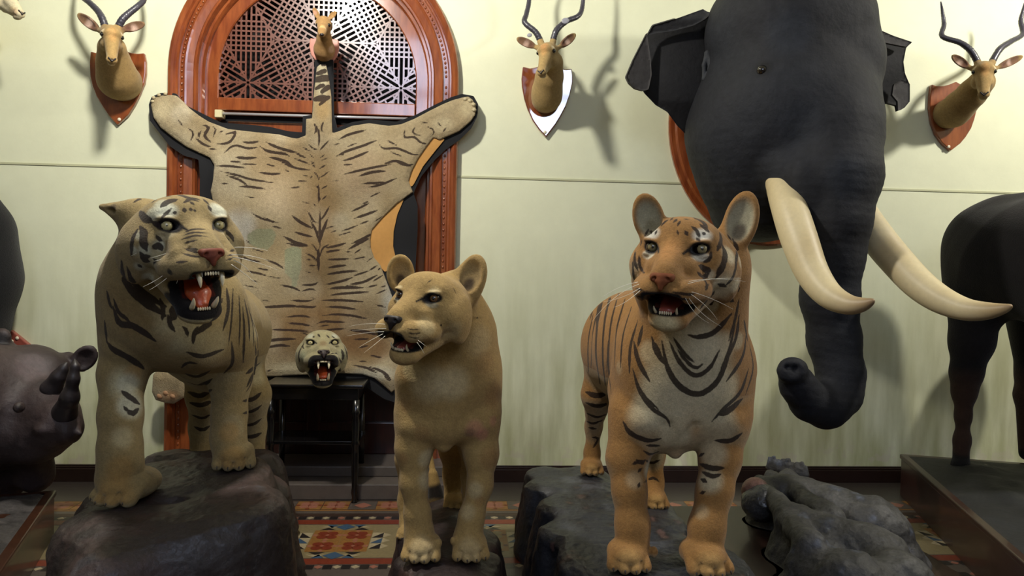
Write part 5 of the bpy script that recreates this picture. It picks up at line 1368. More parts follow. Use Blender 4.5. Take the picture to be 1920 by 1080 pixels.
    STR = '''
    250,268 300,268 365,275; 265,285 330,300 380,315 465,328; 335,340 380,342 435,350; 290,300 340,318 372,340; 360,375 395,382; 405,290 450,296 490,294; 520,345 560,342;
    180,165 210,190 240,200; 200,120 230,130 215,160 240,185; 235,125 255,135 245,165; 250,190 300,185 325,150 290,155; 280,225 320,195 370,205 410,200; 300,130 330,142 300,150; 150,130 175,150 165,180; 190,145 200,170; 345,180 375,185 410,180;
    425,178 470,200 520,215 550,222; 410,195 440,215 500,225 520,235; 440,235 500,250 530,270; 480,252 540,275 590,282; 530,240 560,250 590,262; 430,260 470,270; 500,280 520,290;
    600,110 612,135 605,155; 640,105 630,135 640,150; 612,120 622,155 622,200; 580,185 600,205 618,210; 660,175 640,195 625,212; 588,225 605,240; 645,225 625,240; 590,250 610,262; 655,238 630,248;
    595,262 612,275; 650,262 622,278; 600,285 615,300 622,320; 660,285 640,300 624,310; 610,335 622,350; 655,335 630,350; 620,375 628,390; 650,372 632,388; 600,300 590,312;
    700,250 740,240 800,215; 680,235 720,215 780,195 830,175; 690,175 730,155 790,140; 720,200 760,185; 700,300 760,285 830,270 880,262; 760,305 810,290 860,285; 770,330 820,328 860,325; 790,345 840,335 900,310; 770,405 800,392; 800,380 840,360;
    890,250 930,265 960,262; 850,260 900,250 960,275; 830,180 850,205 900,205 950,225 975,228; 860,175 900,195; 930,130 925,165 960,165 985,185 1015,190; 965,125 955,150 985,160; 1000,125 1030,140 1025,160; 1040,110 1060,130; 980,110 1010,115; 870,215 920,235; 1060,150 1075,130;
    735,430 770,415 800,400; 745,455 790,440 830,425; 765,475 800,462; 815,468 850,445; 700,500 730,490 760,478; 690,515 740,500; 725,565 760,545 800,525; 735,545 780,525 815,505; 745,580 775,560; 710,575 740,570; 790,610 815,590; 740,600 790,590;
    375,430 420,455 480,470; 430,450 460,470; 450,480 490,490; 520,440 560,470 600,490; 530,500 560,510 600,520; 490,515 540,540 580,548; 500,540 540,550 585,552; 520,530 545,550; 570,600 600,600; 580,620 610,622;
    590,460 612,500 622,540; 655,450 635,500 625,540; 580,425 600,460 615,470; 660,410 640,445 628,460; 590,540 610,560 620,590; 660,545 635,560 625,590; 570,575 600,590 620,612; 640,600 670,600 735,598; 640,560 690,550 720,540; 640,575 700,565;
    600,480 618,515; 650,475 630,515; 622,330 620,400; 625,420 625,560; 620,560 620,640; 645,490 680,480; 660,505 690,495; 570,640 600,650; 650,630 680,625 720,620; 640,655 700,645 760,640;
    340,580 370,600 420,610; 380,560 430,575; 360,640 410,650 440,660; 430,600 470,615 500,635; 400,630 450,640; 350,690 400,700; 440,660 490,668; 380,675 410,680; 330,600 345,620; 360,530 380,545; 480,690 530,700 560,715;
    555,715 590,705 612,710; 560,690 600,690 620,680; 640,690 690,680 740,665; 650,705 700,700 780,700; 720,690 780,680 830,655; 740,660 800,640; 650,730 700,722 800,715; 590,735 612,740; 630,745 700,745 780,750;
    520,745 570,748 600,745; 410,770 460,768 520,765 560,770; 540,765 600,770 612,765; 640,768 700,770 760,778; 500,805 560,800 600,808; 630,800 680,795 740,800 800,812; 610,830 640,820 680,822 720,822; 500,825 560,830 600,838; 620,838 660,832;
    420,745 450,748; 430,850 480,850 540,852 600,858; 620,858 660,850 720,845; 640,885 680,895; 740,885 800,882; 420,895 470,885 540,882; 560,860 600,875; 720,850 780,856 840,870; 430,915 480,905 520,908; 760,915 800,905;
    800,640 830,620; 810,680 850,655; 820,725 865,705; 835,700 870,690; 790,700 830,690; 820,760 860,770; 860,605 830,640;
    740,975 790,985 830,1005; 800,980 850,1000 880,1030; 850,1010 875,1035; 430,1000 460,990; 800,940 850,950; 760,960 800,965;
    205,140 190,165; 265,150 285,140; 120,100 140,130; 225,205 260,210; 320,235 360,240 400,238; 340,260 400,262; 300,250 350,255; 270,330 300,330;
    700,265 740,262; 670,195 700,185; 560,200 590,215; 690,225 720,232; 540,225 580,240; 560,300 590,305; 540,320 580,322; 670,320 700,318; 600,400 612,412; 560,395 590,400'''
    rnd = random.Random(4)
    for ln in STR.replace('\n', ' ').split(';'):
        pts = [tuple(map(float, a.split(','))) for a in ln.split()]
        if len(pts) < 2: continue
        pts = cz(pts); L = sum(math.dist(a, b) for a, b in zip(pts[:-1], pts[1:]))
        K.stroke(pts, rnd.uniform(3.0, 4.4)*min(1.25, max(.8, L/34)), taper=(.15, .3))
    # tail rings
    T_ = [((595, 138), (616, 132), 6), ((592, 150), (620, 146), 9), ((593, 166), (606, 160), 6), ((604, 172), (622, 160), 7), ((592, 186), (612, 184), 9), ((600, 196), (622, 178), 5), ((604, 122), (614, 124), 4)]
    for a, b, w in T_: K.stroke([a, ((a[0]+b[0])/2, (a[1]+b[1])/2-1), b], w*1.35, taper=(.8, .8))
    mesh_obj('pelt', aV, aF, hide_mat('pelt_hide', (48, 34, 30), .4), T, K.c, K.st)
    # black felt backing, tan lining showing on the right
    felt = [(279, 196), (281, 226), (298, 248), (318, 274), (345, 292), (372, 299), (375, 330), (374, 366), (380, 400), (380, 480), (404, 540), (404, 570), (392, 640), (380, 680), (372, 694), (384, 704), (430, 715), (489, 722), (600, 718), (690, 728), (720, 748), (745, 756),
            (772, 725), (778, 640), (776, 560), (779, 500), (783, 430), (783, 385), (775, 362), (790, 330), (815, 300), (836, 280), (862, 262), (884, 240), (895, 218), (897, 196), (888, 180), (866, 176), (846, 182), (818, 195), (778, 216), (744, 228), (692, 224), (660, 229), (632, 240), (626, 215), (625, 112), (590, 112), (585, 215), (568, 218), (566, 248), (541, 246),
            (507, 238), (473, 234), (415, 230), (382, 214), (348, 197), (330, 175), (300, 174), (284, 182)]
    M['felt'] = mat('black_felt', (14, 15, 20), .95, noise=.2, nscale=60, sheen=.3)
    fV, fF, *_ = sheet(felt, 4, .016, .008, 'felt', None, T, None)
    mesh_obj('felt_backing', fV, fF, M['felt'], T, sm=False)
    M['lining'] = mat('tan_lining', (190, 140, 74), .8, noise=.06, nscale=20)
    for poly in ([(822, 250), (833, 262), (815, 284), (793, 312), (776, 345), (770, 352), (764, 338), (772, 318), (786, 292), (802, 268)], [(697, 425), (718, 405), (748, 378), (757, 374), (745, 402), (738, 434), (737, 462), (742, 484), (735, 500), (722, 510), (712, 500), (700, 486), (690, 466), (690, 440)]):
        v, f, *_ = sheet(poly, 3, .008, .005, 'l', None, T, None)
        mesh_obj('lining', v, f, M['lining'], T, sm=False)
    # claws on the fore paws, pads of the hind foot
    for x, y in ((288, 183), (298, 178), (310, 176), (286, 190)): mb = MB(); mb.ball(P(x, y, depth(x, y)-.006), (.012, .008, .01), n=8); mb.build('toe', M['toe'] if 'toe' in M else M.setdefault('toe', mat('toe_tan', (190, 176, 140), .7)), T, sm=True)
    for x, y in ((872, 186), (881, 189), (888, 196), (889, 206)): mb = MB(); mb.ball(P(x, y, depth(x, y)-.008), (.014, .01, .012), n=10); mb.build('toe', M['toe'], T, sm=True)
    for x, y in ((300, 742), (325, 742), (312, 736)): mb = MB(); mb.ball(P(x, y, depth(x, y)-.006), (.02, .01, .018), n=10); mb.build('pad', M['pad'] if 'pad' in M else M.setdefault('pad', mat('dried_pad', (190, 146, 108), .7)), T, sm=True)
    # head, chin on the black table
    B = Body(); H = Head((-.752, 4.19, .930), .0640, 13, 18, 0, 36); H.mw = .8; H.m0 = .1
    cat_head(B, H, snarl=0, ruff=.9, wide=.95)
    B.pe(602, 668, 4.42, 36, 32, 46, k=.06)
    
    V, F = B.mesh(.0045); V = smooth(V, F, 1, .4); V[:, 1] = np.minimum(V[:, 1], 4.64)
    K = Hide(V, F, (150, 142, 108)); K.sw = 1.4
    K.spot(H.w(0, -.8, -.6), (.55*H.u, 1.2*H.u, .9*H.u), (120, 98, 66), .9, .6, H.R)
    for s in (-1, 1): K.spot(H.w(s*.95, .2, .5), .5*H.u, (176, 176, 156), .9, .6); K.spot(H.w(s*1.4, .5, -1.0), .8*H.u, (156, 162, 136), .7, .6)
    mouth_paint(K, H, inner=(80, 24, 14), lip=.45, low=-2.5); eye_paint(K, H, r=.3)
    K.strokes('''4: 640,655 644,668 640,678; 4: 645,648 650,662 652,680; 3: 634,641 630,650; 3: 566,650 560,664 562,680; 3: 556,655 555,670; 3: 618,665 630,662 636,668; 3: 634,668 640,680 646,682; 3: 589,630 587,633; 2.5: 612,628 618,634; 2.5: 622,630 630,636;
    3: 570,642 566,652 570,654; 2.5: 612,672 622,674; 4: 634,700 638,690; 3: 596,626 600,632; 3: 648,640 654,652 656,668; 3: 552,644 549,662''')
    hd = mesh_obj('head', V, F, hide_mat('pelt_head_hide', (40, 30, 26), .3), T, K.c, K.st)
    eye_parts(hd, H, M['eye_gold'], pup=.25); nose_part(hd, H, mat('pelt_nose', (44, 30, 28), .5)); cat_teeth(hd, H, 1.1)
    B2 = Body(); j = H.jp; H.C(B2, j(0, .4, -1.9), j(0, -.8, -1.95), .4, .3, .1, w=(1, 0, 0), sc=1.2); v, f = B2.mesh(.005); mesh_obj('tongue', v, f, M['tongue'], hd)
pelt()
# black table
tz = .69
a = P(512, 722, 4.30); tb = empty('side_table', (-.62, 4.45, 0), 'small black table below the tiger skin, its edge under the snarling skin head', 'table')
x0, x1 = P(500, 722, 4.30)[0]-.02, P(682, 722, 4.30)[0]
tz = P(600, 721, 4.29)[2]
mb = MB(); mb.box(x0, x1, 4.28, 4.62, tz-.022, tz); mb.build('tabletop', M['black_wood'], tb, bevel=.006)
mb = MB(); mb.box(x0+.03, x1-.03, 4.30, 4.60, tz-.09, tz-.022); mb.build('apron', M['black_wood'], tb, bevel=.003)
for x in (x0+.04, x1-.045):
    for y, zf in ((4.315, 0), (4.60, .155)):
        mb = MB(); prof = [(.022, tz-.09), (.022, tz-.15), (.027, tz-.16), (.018, tz-.18), (.024, tz-.22), (.02, .36), (.027, .34), (.018, .32), (.022, .28), (.016, .09+zf), (.02, .06+zf), (.014, .03+zf), (.018, zf)]
        if y < 4.5: mb.lathe(prof[::-1], (x, y, 0), 16); mb.build('leg', M['black_wood'], tb, sm=True)
        else: mb.lathe([(.016, .156), (.02, .3), (.022, tz-.09)], (x, y, 0), 16); mb.build('leg', M['black_wood'], tb, sm=True)
mb = MB(); mb.box(x0+.02, x1-.02, 4.31, 4.60, .335, .355); mb.build('lower_shelf', M['black_wood'], tb, bevel=.004)
# ================================================================ HORNED HEADS ON SHIELDS
M['horn'] = mat('ringed_horn', (58, 56, 66), .4, noise=.15, nscale=30, coat=.2)
M['imp_eye'] = mat('dark_glass_eye', (18, 14, 12), .08, coat=1)
M['imp_nose'] = mat('dark_nose', (34, 26, 26), .4)
M['screw'] = mat('pale_screw', (236, 226, 200), .3)
def impala(cfg, label):
    c = cfg; T = empty('antelope_head_mount', P(*c['neck0'][:2], WALL-.03), label, 'mounted antelope head', 'mounted antelope heads')
    # shield with bevelled rim
    if c.get('shield'):
        sh = [P(x, y, WALL-.0)[[0, 2]] for x, y in c['shield']]; sh = [tuple(p) for p in sh]
        A = sum(sh[i][0]*sh[(i+1) % len(sh)][1]-sh[(i+1) % len(sh)][0]*sh[i][1] for i in range(len(sh))); sh = sh if A > 0 else sh[::-1]
        mb = MB(); mb.prism(sh, WALL-.03, WALL); o = mb.build('shield', c.get('sm', M['wood']), T, bevel=.007, seg=3)
        s = P(*c['screw'], WALL-.032); mb = MB(); mb.ball(s, (.011, .006, .011), n=10); mb.build('screw', M['screw'], o, sm=True)
    u = c['u']; R = rotm(*c['rot']); o_ = P(*c['eyes'])
    W = lambda x, y, z: o_+R@(np.array([x, y, z])*u)
    B = Body()
    def E(cc, r, k=.25, mode=1, rx=0, rz=0): B.ell(W(*cc), np.array(r)*u, R@rotm(rz, rx, 0), k*u, mode)
    # long wedge-shaped face: u = half eye spacing
    E((0, .75, .25), (.88, 1.15, .85)); E((0, -.1, .3), (.74, .7, .55))
    for s in (-1, 1): E((s*.66, .1, .12), (.34, .42, .3)); E((s*.5, .6, -.75), (.42, .9, .6))
    B.cap(W(0, .1, -.1), W(0, -1.9, -1.95), .72*u, .42*u, .2*u); B.cap(W(0, .5, -.75), W(0, -1.7, -2.15), .6*u, .30*u, .2*u)
    E((0, -2.05, -2.1), (.48, .36, .36), .15); E((0, -1.75, -2.4), (.32, .4, .2), .1)
    for s in (-1, 1):
        E((s*.27, -2.38, -1.98), (.1, .12, .08), .04, -1); E((s*.88, -.12, .06), (.2, .3, .16), .08, -1, rz=s*35)
    B.cap(W(-.4, -2.0, -2.32), W(.4, -2.0, -2.32), .035*u, .035*u, .03*u, -1)
    for pts in c.get('horns', ()):
        hb = P(*pts[0][:3]); sg = np.sign((R.T@(hb-o_))[0]); B.cap(hb-[0, 0, .004], W(sg*.4, .6, .55), S(pts[0][2], pts[0][3]*1.05), .3*u, .012)
    # neck down to the shield
    B.chain(c['neck'], .04); 
    n0 = P(*c['neck'][-1][:3]); B.cap(n0, n0+[0, .12, -.0], S(c['neck'][-1][2], c['neck'][-1][3]), S(c['neck'][-1][2], c['neck'][-1][3]*1.02), .03)
    for bx, by, tx, ty, d, r, face in c['ears']:
        a = P(bx, by, d); t = P(tx, ty, d+.02); up = t-a; h = np.linalg.norm(up)/2; up /= 2*h
        f = np.array(face, float); f -= up*(f@up); f /= np.linalg.norm(f); x = np.cross(up, f)*-1; Re = np.stack([x, -f, up], 1); rr = S(d, r)
        B.cap(a*.9+W(np.sign(tx-bx)*.5, .75, .35)*.1, W(np.sign(tx-bx)*.55, .7, .3), rr*.5, rr*.7, .012)
        B.ell((a+t)/2, (rr, rr*.55, h*1.05), Re, .012); B.ell((a+t)/2+f*rr*.34+up*h*.1, (rr*.78, rr*.4, h*.8), Re, .005, -1)
    V, F = B.mesh(.0045); V = smooth(V, F, 1, .4); V[:, 1] = np.minimum(V[:, 1], WALL-.028)
    K = Hide(V, F, c.get('coat', (178, 146, 92)))
    H = type('H', (), {})()
    K.spot(W(0, -.4, .1), (.5*u, 1.2*u, 1.3*u), (186, 140, 86), .6, .6, R)
    for s in (-1, 1): K.spot(W(s*.8, -.1, .4), .34*u, (216, 200, 164), .8, .6); K.spot(W(s*.5, -1.6, -2.0), .7*u, (206, 184, 140), .7, .6)
    K.spot(W(0, -1.7, -2.5), .5*u, (214, 200, 170), .8, .6)
    for x, y, r, col, a in c.get('spots', ()): K.pspot(x, y, r, col, a)
    for bx, by, tx, ty, d, r, face in c['ears']:
        m_ = P((bx+tx*1.1)/2.1, (by+ty*1.1)/2.1, d); L_e = math.dist((bx, by), (tx, ty)); K.spot(m_+np.array([0, -.01, 0]), S(d, L_e*.55), (104, 74, 60), .85, .3); K.spot(m_+np.array([0, -.01, -.004]), S(d, r*1.25), c.get('ear_in', (206, 176, 160)), .9, .5)
        K.spot(P(bx*.75+tx*.25, by*.75+ty*.25, d), S(d, r*.8), (96, 62, 52), .7, .7)
    for s in (-1, 1): K.spot(W(s*.95, -.22, .05), (.24*u, .3*u, .16*u), (30, 20, 16), .95, .3, R)
    K.spot(W(0, -2.42, -2.02), (.2*u, .2*u, .12*u), (44, 30, 30), .8, .5, R)
    hd = mesh_obj('head', V, F, hide_mat('antelope_hide_%d' % len(bpy.data.materials), None, .15), T, K.c)
    for s in (-1, 1):
        mb = MB(); mb.ball(W(s*.82, -.02, .06), .19*u, n=14); mb.build('eye', M['imp_eye'], hd, sm=True)
    Bn = Body()
    for s in (-1, 1): Bn.cap(W(s*.28, -2.36, -1.92), W(0, -2.42, -2.2), .07*u, .06*u, .05*u)
    Bn.cap(W(0, -2.4, -2.2), W(0, -2.2, -2.42), .04*u, .03*u, .03*u)
    v, f = Bn.mesh(.003); mesh_obj('nose', v, f, M['imp_nose'], hd)
    for pts in c.get('horns', ()):
        # ringed horn: radius pulses along its length
        q = [P(x, y, d) for x, y, d, r in pts]; rr = [S(p[2], p[3]) for p in pts]
        X = [q[0]]+q+[q[-1]]; RR = [rr[0]]+rr+[rr[-1]]; pp, r2 = [], []
        for i in range(1, len(X)-2):
            for t in np.linspace(0, 1, 14, endpoint=False):
                a, b, c_, d_ = X[i-1], X[i], X[i+1], X[i+2]; pp.append(.5*((2*b)+(c_-a)*t+(2*a-5*b+4*c_-d_)*t*t+(-a+3*b-3*c_+d_)*t**3)); r2.append(RR[i]+(RR[i+1]-RR[i])*t)
        pp.append(q[-1]); r2.append(rr[-1]); L = 0; rad = []
        for i, p in enumerate(pp):
            if i: L += np.linalg.norm(p-pp[i-1])
            rad.append(r2[i]*(1+.11*(((L/.017) % 1)-.5)*min(1, (len(pp)-i)/20)))
        mb = MB(); mb.tube(pp, rad, 14); mb.build('horn', M['horn'], T, sm=True)
    return T
def mirrorless(): pass
# shield shapes
sh1 = [(174, 99), (186, 102), (200, 99), (214, 94), (222, 92), (230, 94), (244, 100), (260, 103), (274, 102), (277, 118), (277, 140), (274, 158), (265, 180), (256, 198), (244, 217), (223.5, 236), (208, 219), (197, 203), (185, 183), (177, 163), (173, 145), (172, 120)]
impala(dict(shield=sh1, screw=(223.5, 224), u=S(4.33, 19.5), rot=(27, -13, 2), eyes=(210, 69, 4.34), neck0=(222, 150), coat=(162, 134, 86),
            neck=[(210, 92, 4.48, 24), (214, 120, 4.56, 27), (220, 142, 4.62, 31), (222, 150, 4.66, 33)],
            ears=[(186, 57, 146, 27, 4.43, 9.5, (.1, -1, -.3)), (230, 56, 271, 44, 4.41, 8.5, (-.1, -1, -.2))],
            horns=[[(197, 50, 4.40, 6.5), (192, 35, 4.40, 6.2), (183, 20, 4.42, 5.6), (168, 5, 4.45, 5.2), (152, -10, 4.5, 4.8), (150, -40, 4.52, 3.6), (156, -80, 4.5, 1.5)], [(222, 50, 4.39, 6.5), (230, 36, 4.39, 6.2), (243, 24, 4.41, 5.6), (258, 12, 4.43, 5.2), (270, -2, 4.47, 4.8), (272, -35, 4.5, 3.6), (264, -78, 4.48, 1.5)]],
            spots=((236, 64, 10, (176, 96, 72), .6), (205, 60, 12, (196, 160, 104), .5))), 'ridged-horned antelope head on a plain reddish shield, left of the arched doorway')
M['wood_gloss'] = mat('mirror_varnished_shield', (132, 52, 24), .08, col2=(100, 36, 16), nscale=4, coat=1.0, spec=.8)
M['wood_gloss'].node_tree.nodes['Principled BSDF'].inputs['Coat IOR'].default_value = 3.0
sh2 = [(979.6, 127), (993, 130), (1005, 128), (1016, 124), (1026, 120), (1036, 124), (1048, 130), (1060, 132), (1071, 131), (1073, 143), (1073, 157), (1068, 180), (1060, 202), (1051, 219), (1042, 234), (1023, 259), (1010, 245), (998, 228), (988, 206), (982, 187), (978, 165), (977, 150)]
T2 = impala(dict(shield=sh2, screw=(1022, 248), sm=M['wood_gloss'], u=S(4.33, 19), rot=(-23, -9, -3), eyes=(1024, 99, 4.34), neck0=(1026, 180), coat=(166, 140, 92),
            neck=[(1034, 118, 4.46, 22), (1030, 145, 4.54, 24), (1026, 170, 4.62, 26), (1025, 182, 4.66, 26)],
            ears=[(1004, 88, 969, 72, 4.42, 8, (-.1, -1, -.2)), (1050, 88, 1079, 64, 4.42, 8, (.1, -1, -.2))],
            horns=[[(1013, 76, 4.42, 6), (1004, 60, 4.42, 5.6), (984, 42, 4.44, 5.2), (987, 26, 4.47, 4.6), (992, 0, 4.5, 4.2), (990, -40, 4.5, 3.2), (996, -75, 4.48, 1.5)], [(1037, 76, 4.42, 6), (1044, 56, 4.42, 5.8), (1062, 40, 4.44, 5.2), (1084, 30, 4.47, 4.8), (1092, 12, 4.5, 4.2), (1094, -30, 4.5, 3.2), (1088, -70, 4.48, 1.5)]],
            spots=((1020, 84, 12, (192, 142, 92), .6),)), 'ridged-horned antelope head on a mirror-bright shield, between doorway and elephant')
for x, y, r in ((1060, 39, 7.5), (993, 66, 5)):
    mb = MB(); mb.ball(P(x, y, 4.405), (S(4.4, r), .004, S(4.4, r*.75)), R=rotm(0, 0, -15), n=14); mb.build('mark', M.setdefault('mark', mat('grey_disc', (150, 150, 158), .4)), T2, sm=True)  # small grey oval discs on the horns
sh3 = [(1742, 160), (1752, 163), (1764, 163), (1776, 160), (1788, 155), (1797, 160), (1808, 164), (1820, 166), (1831, 165), (1830, 185), (1827, 205), (1822, 225), (1816, 242), (1806, 258), (1796, 270), (1778, 284), (1762, 270), (1750, 254), (1742, 232), (1738, 205), (1739, 180)]
impala(dict(shield=sh3, screw=(1779, 275), u=S(4.30, 21.5), rot=(-31, -8, 3), eyes=(1845, 136, 4.28), neck0=(1786, 211), coat=(150, 124, 80),
            neck=[(1840, 155, 4.42, 24), (1822, 176, 4.5, 25), (1800, 198, 4.6, 27), (1788, 210, 4.66, 28)],
            ears=[(1817, 127, 1785, 104, 4.37, 8.5, (-.1, -1, -.2)), (1870, 127, 1917, 106, 4.38, 8, (.1, -1, -.2))],
            horns=[[(1833, 116, 4.36, 6.5), (1820, 95, 4.37, 6.2), (1800, 80, 4.40, 5.4), (1767, 68, 4.45, 4.8), (1770, 46, 4.48, 4.4), (1767, 22, 4.48, 3), (1764, 3, 4.46, 1)], [(1860, 116, 4.36, 6.5), (1875, 92, 4.37, 6.2), (1895, 78, 4.40, 5.4), (1917, 64, 4.45, 4.8), (1914, 40, 4.48, 4.4), (1918, 20, 4.48, 3), (1922, 2, 4.46, 1)]],
            spots=((1815, 205, 30, (118, 88, 48), .5), (1860, 150, 14, (196, 166, 112), .5))), 'ridged-horned antelope head on a plain reddish shield, right of the elephant')
# pale muzzle coming in at the upper left corner
shc = [(x-290, y-40) for x, y in sh1]
impala(dict(shield=shc, screw=(-67, 185), u=S(4.36, 19), rot=(62, 2, 6), eyes=(14, -8, 4.36), neck0=(-66, 110), coat=(206, 194, 160),
            neck=[(-22, 6, 4.42, 17), (-48, 40, 4.52, 24), (-62, 75, 4.62, 29), (-66, 95, 4.66, 31)],
            ears=[(-30, -24, -64, -46, 4.48, 9, (.3, -1, -.2)), (-8, -34, -6, -68, 4.40, 8.5, (.5, -1, -.2))],
            horns=[[(-24, -30, 4.44, 6.5), (-32, -48, 4.46, 6), (-52, -66, 4.5, 5.2), (-80, -90, 4.52, 4.4), (-76, -140, 4.5, 1.5)], [(-12, -32, 4.40, 6.5), (-12, -50, 4.42, 6), (-14, -66, 4.44, 5.2), (-8, -95, 4.46, 4.4), (-14, -145, 4.46, 1.5)]],
            spots=((8, 30, 12, (190, 160, 118), .7), (26, 22, 10, (176, 134, 100), .5))), 'pale antelope head at upper left corner, only its dark-nosed muzzle in view')
# small deer head over the fanlight
def small_deer():
    T = empty('deer_head_mount', P(608, 95, 4.70), 'small hornless deer head on a pale pink shield in front of the lattice fanlight', 'mounted deer head')
    sh = [(582, 72), (590, 73), (600, 72), (608, 70), (616, 72), (626, 74), (635, 76), (636, 92), (632, 106), (624, 116), (609, 121), (594, 116), (584, 104), (580, 88)]
    s2 = [tuple(P(x, y, 4.71)[[0, 2]]) for x, y in sh]; A = sum(s2[i][0]*s2[(i+1) % len(s2)][1]-s2[(i+1) % len(s2)][0]*s2[i][1] for i in range(len(s2))); s2 = s2 if A > 0 else s2[::-1]
    mb = MB(); mb.prism(s2, 4.70, 4.722); mb.build('shield', mat('pink_shield', (196, 132, 116), .2, coat=.6, noise=.06, nscale=8), T, bevel=.005)
    B = Body()
    B.pe(607, 44, 4.48, 14, 13, 16, k=.02); B.chain([(606, 46, 4.46, 12), (604, 60, 4.36, 6.5), (603.5, 64, 4.34, 5.5)], .02)
    for s in (-1, 1): B.pe(607+s*10, 46, 4.455, 4, 4, 6, k=.01)
    B.chain([(608, 56, 4.52, 11), (608, 74, 4.58, 12), (608, 92, 4.64, 17), (608, 97, 4.68, 18)], .03)
    for bx, by, tx, ty in ((598, 36, 588, 15), (616, 36, 630, 22)):
        a, t = P(bx, by, 4.5), P(tx, ty, 4.5); up = t-a; h = np.linalg.norm(up)/2; up /= 2*h; f = np.array([0, -1., 0]); f -= up*(f@up); f /= np.linalg.norm(f); Re = np.stack([np.cross(up, f)*-1, -f, up], 1)
        B.ell((a+t)/2, (S(4.5, 5.2), S(4.5, 3), h*1.1), Re, .008); B.ell((a+t)/2+f*S(4.5, 2.2)+up*h*.1, (S(4.5, 3.8), S(4.5, 2.4), h*.8), Re, .003, -1)
    V, F = B.mesh(.0035); V = smooth(V, F, 1, .4); V[:, 1] = np.minimum(V[:, 1], 4.699); K = Hide(V, F, (160, 124, 78))
    K.pspot(605, 50, 9, (206, 176, 120), .7); K.pspot(622, 92, 10, (206, 170, 140), .7); K.pspot(590, 24, 6, (186, 140, 122), .7); K.pspot(608, 74, 8, (110, 84, 50), .6)
    hd = mesh_obj('head', V, F, hide_mat('deer_hide', None, .1), T, K.c)
    for s in (-1, 1): mb = MB(); mb.ball(P(606+s*11, 47, 4.435), .011, n=10); mb.build('eye', M['imp_eye'], hd, sm=True)
    mb = MB(); mb.ball(P(603.5, 65, 4.322), (.013, .009, .009), n=10); mb.build('nose', M['imp_nose'], hd, sm=True)
small_deer()
# ================================================================ BULL, RHINO, DARK HIDE
def bull():
    T = empty('bull_mount', (P(1900, 560, 4.1)[0], 4.1, .26), 'black short-haired bull with brown lower legs standing on the right platform', 'stuffed bull')
    B = Body(); D = 4.0
    B.chain([(1862, 455, 4.15, 66), (1900, 480, 4.0, 100), (1990, 490, 3.8, 125), (2120, 480, 3.6, 140)], .12)
    B.pe(1840, 470, 4.15, 60, 84, 80, k=.1); B.pe(1838, 540, 4.15, 58, 80, 70, k=.1)
    B.chain([(1890, 410, 4.1, 44), (1990, 400, 3.9, 50), (2120, 370, 3.6, 60)], .1)
    B.chain([(1830, 560, 4.14, 52), (1822, 640, 4.14, 38), (1812, 700, 4.16, 27), (1808, 735, 4.18, 20), (1806, 780, 4.18, 12.5), (1804, 825, 4.18, 13), (1802, 848, 4.18, 15)], .05)
    B.chain([(1802, 860, 4.18, 15), (1801, 872, 4.16, 18)], .015)
    B.chain([(1950, 600, 4.3, 60), (1936, 700, 4.3, 28), (1925, 740, 4.3, 20), (1925, 850, 4.3, 14)], .05)
    B.chain([(2090, 560, 3.5, 60), (2090, 760, 3.5, 30), (2088, 900, 3.5, 18)], .05); B.chain([(2150, 560, 3.8, 60), (2140, 760, 3.8, 26), (2140, 860, 3.8, 16)], .05)
    B.chain([(2120, 440, 3.6, 110), (2250, 400, 3.45, 75), (2330, 400, 3.35, 55), (2400, 450, 3.25, 34)], .1)
    V, F = B.mesh(.011); V = smooth(V, F, 2, .4); K = Hide(V, F, (22, 20, 20))
    K.where(np.clip(vnoise(V*5, 2), 0, 1)*.6, (38, 34, 34)); z = V[:, 2]
    K.where(np.clip((.86-z)/.12, 0, 1)*(V[:, 2] > .3), (62, 44, 34)); K.where(np.clip((.345-z)/.03, 0, 1), (24, 22, 22))
    hd = mesh_obj('hide', V, F, hide_mat('bull_hide', None, .3), T, K.c)
    q = [P(2340, 360, 3.35), P(2360, 300, 3.4), P(2330, 250, 3.4)]
    for dx in (0, .25): mb = MB(); mb.tube([p+[dx, .1*dx, 0] for p in q], [.035, .028, .006], 12); mb.build('horn', M['horn'], T, sm=True)
    M_t = MB(); M_t.tube([P(1790, 430, 4.22), P(1778, 470, 4.26), P(1786, 540, 4.26), P(1792, 600, 4.24)], [.02, .018, .014, .022], 10); M_t.build('tail', mat('black_tail', (18, 17, 17), .8), T, sm=True)
bull()
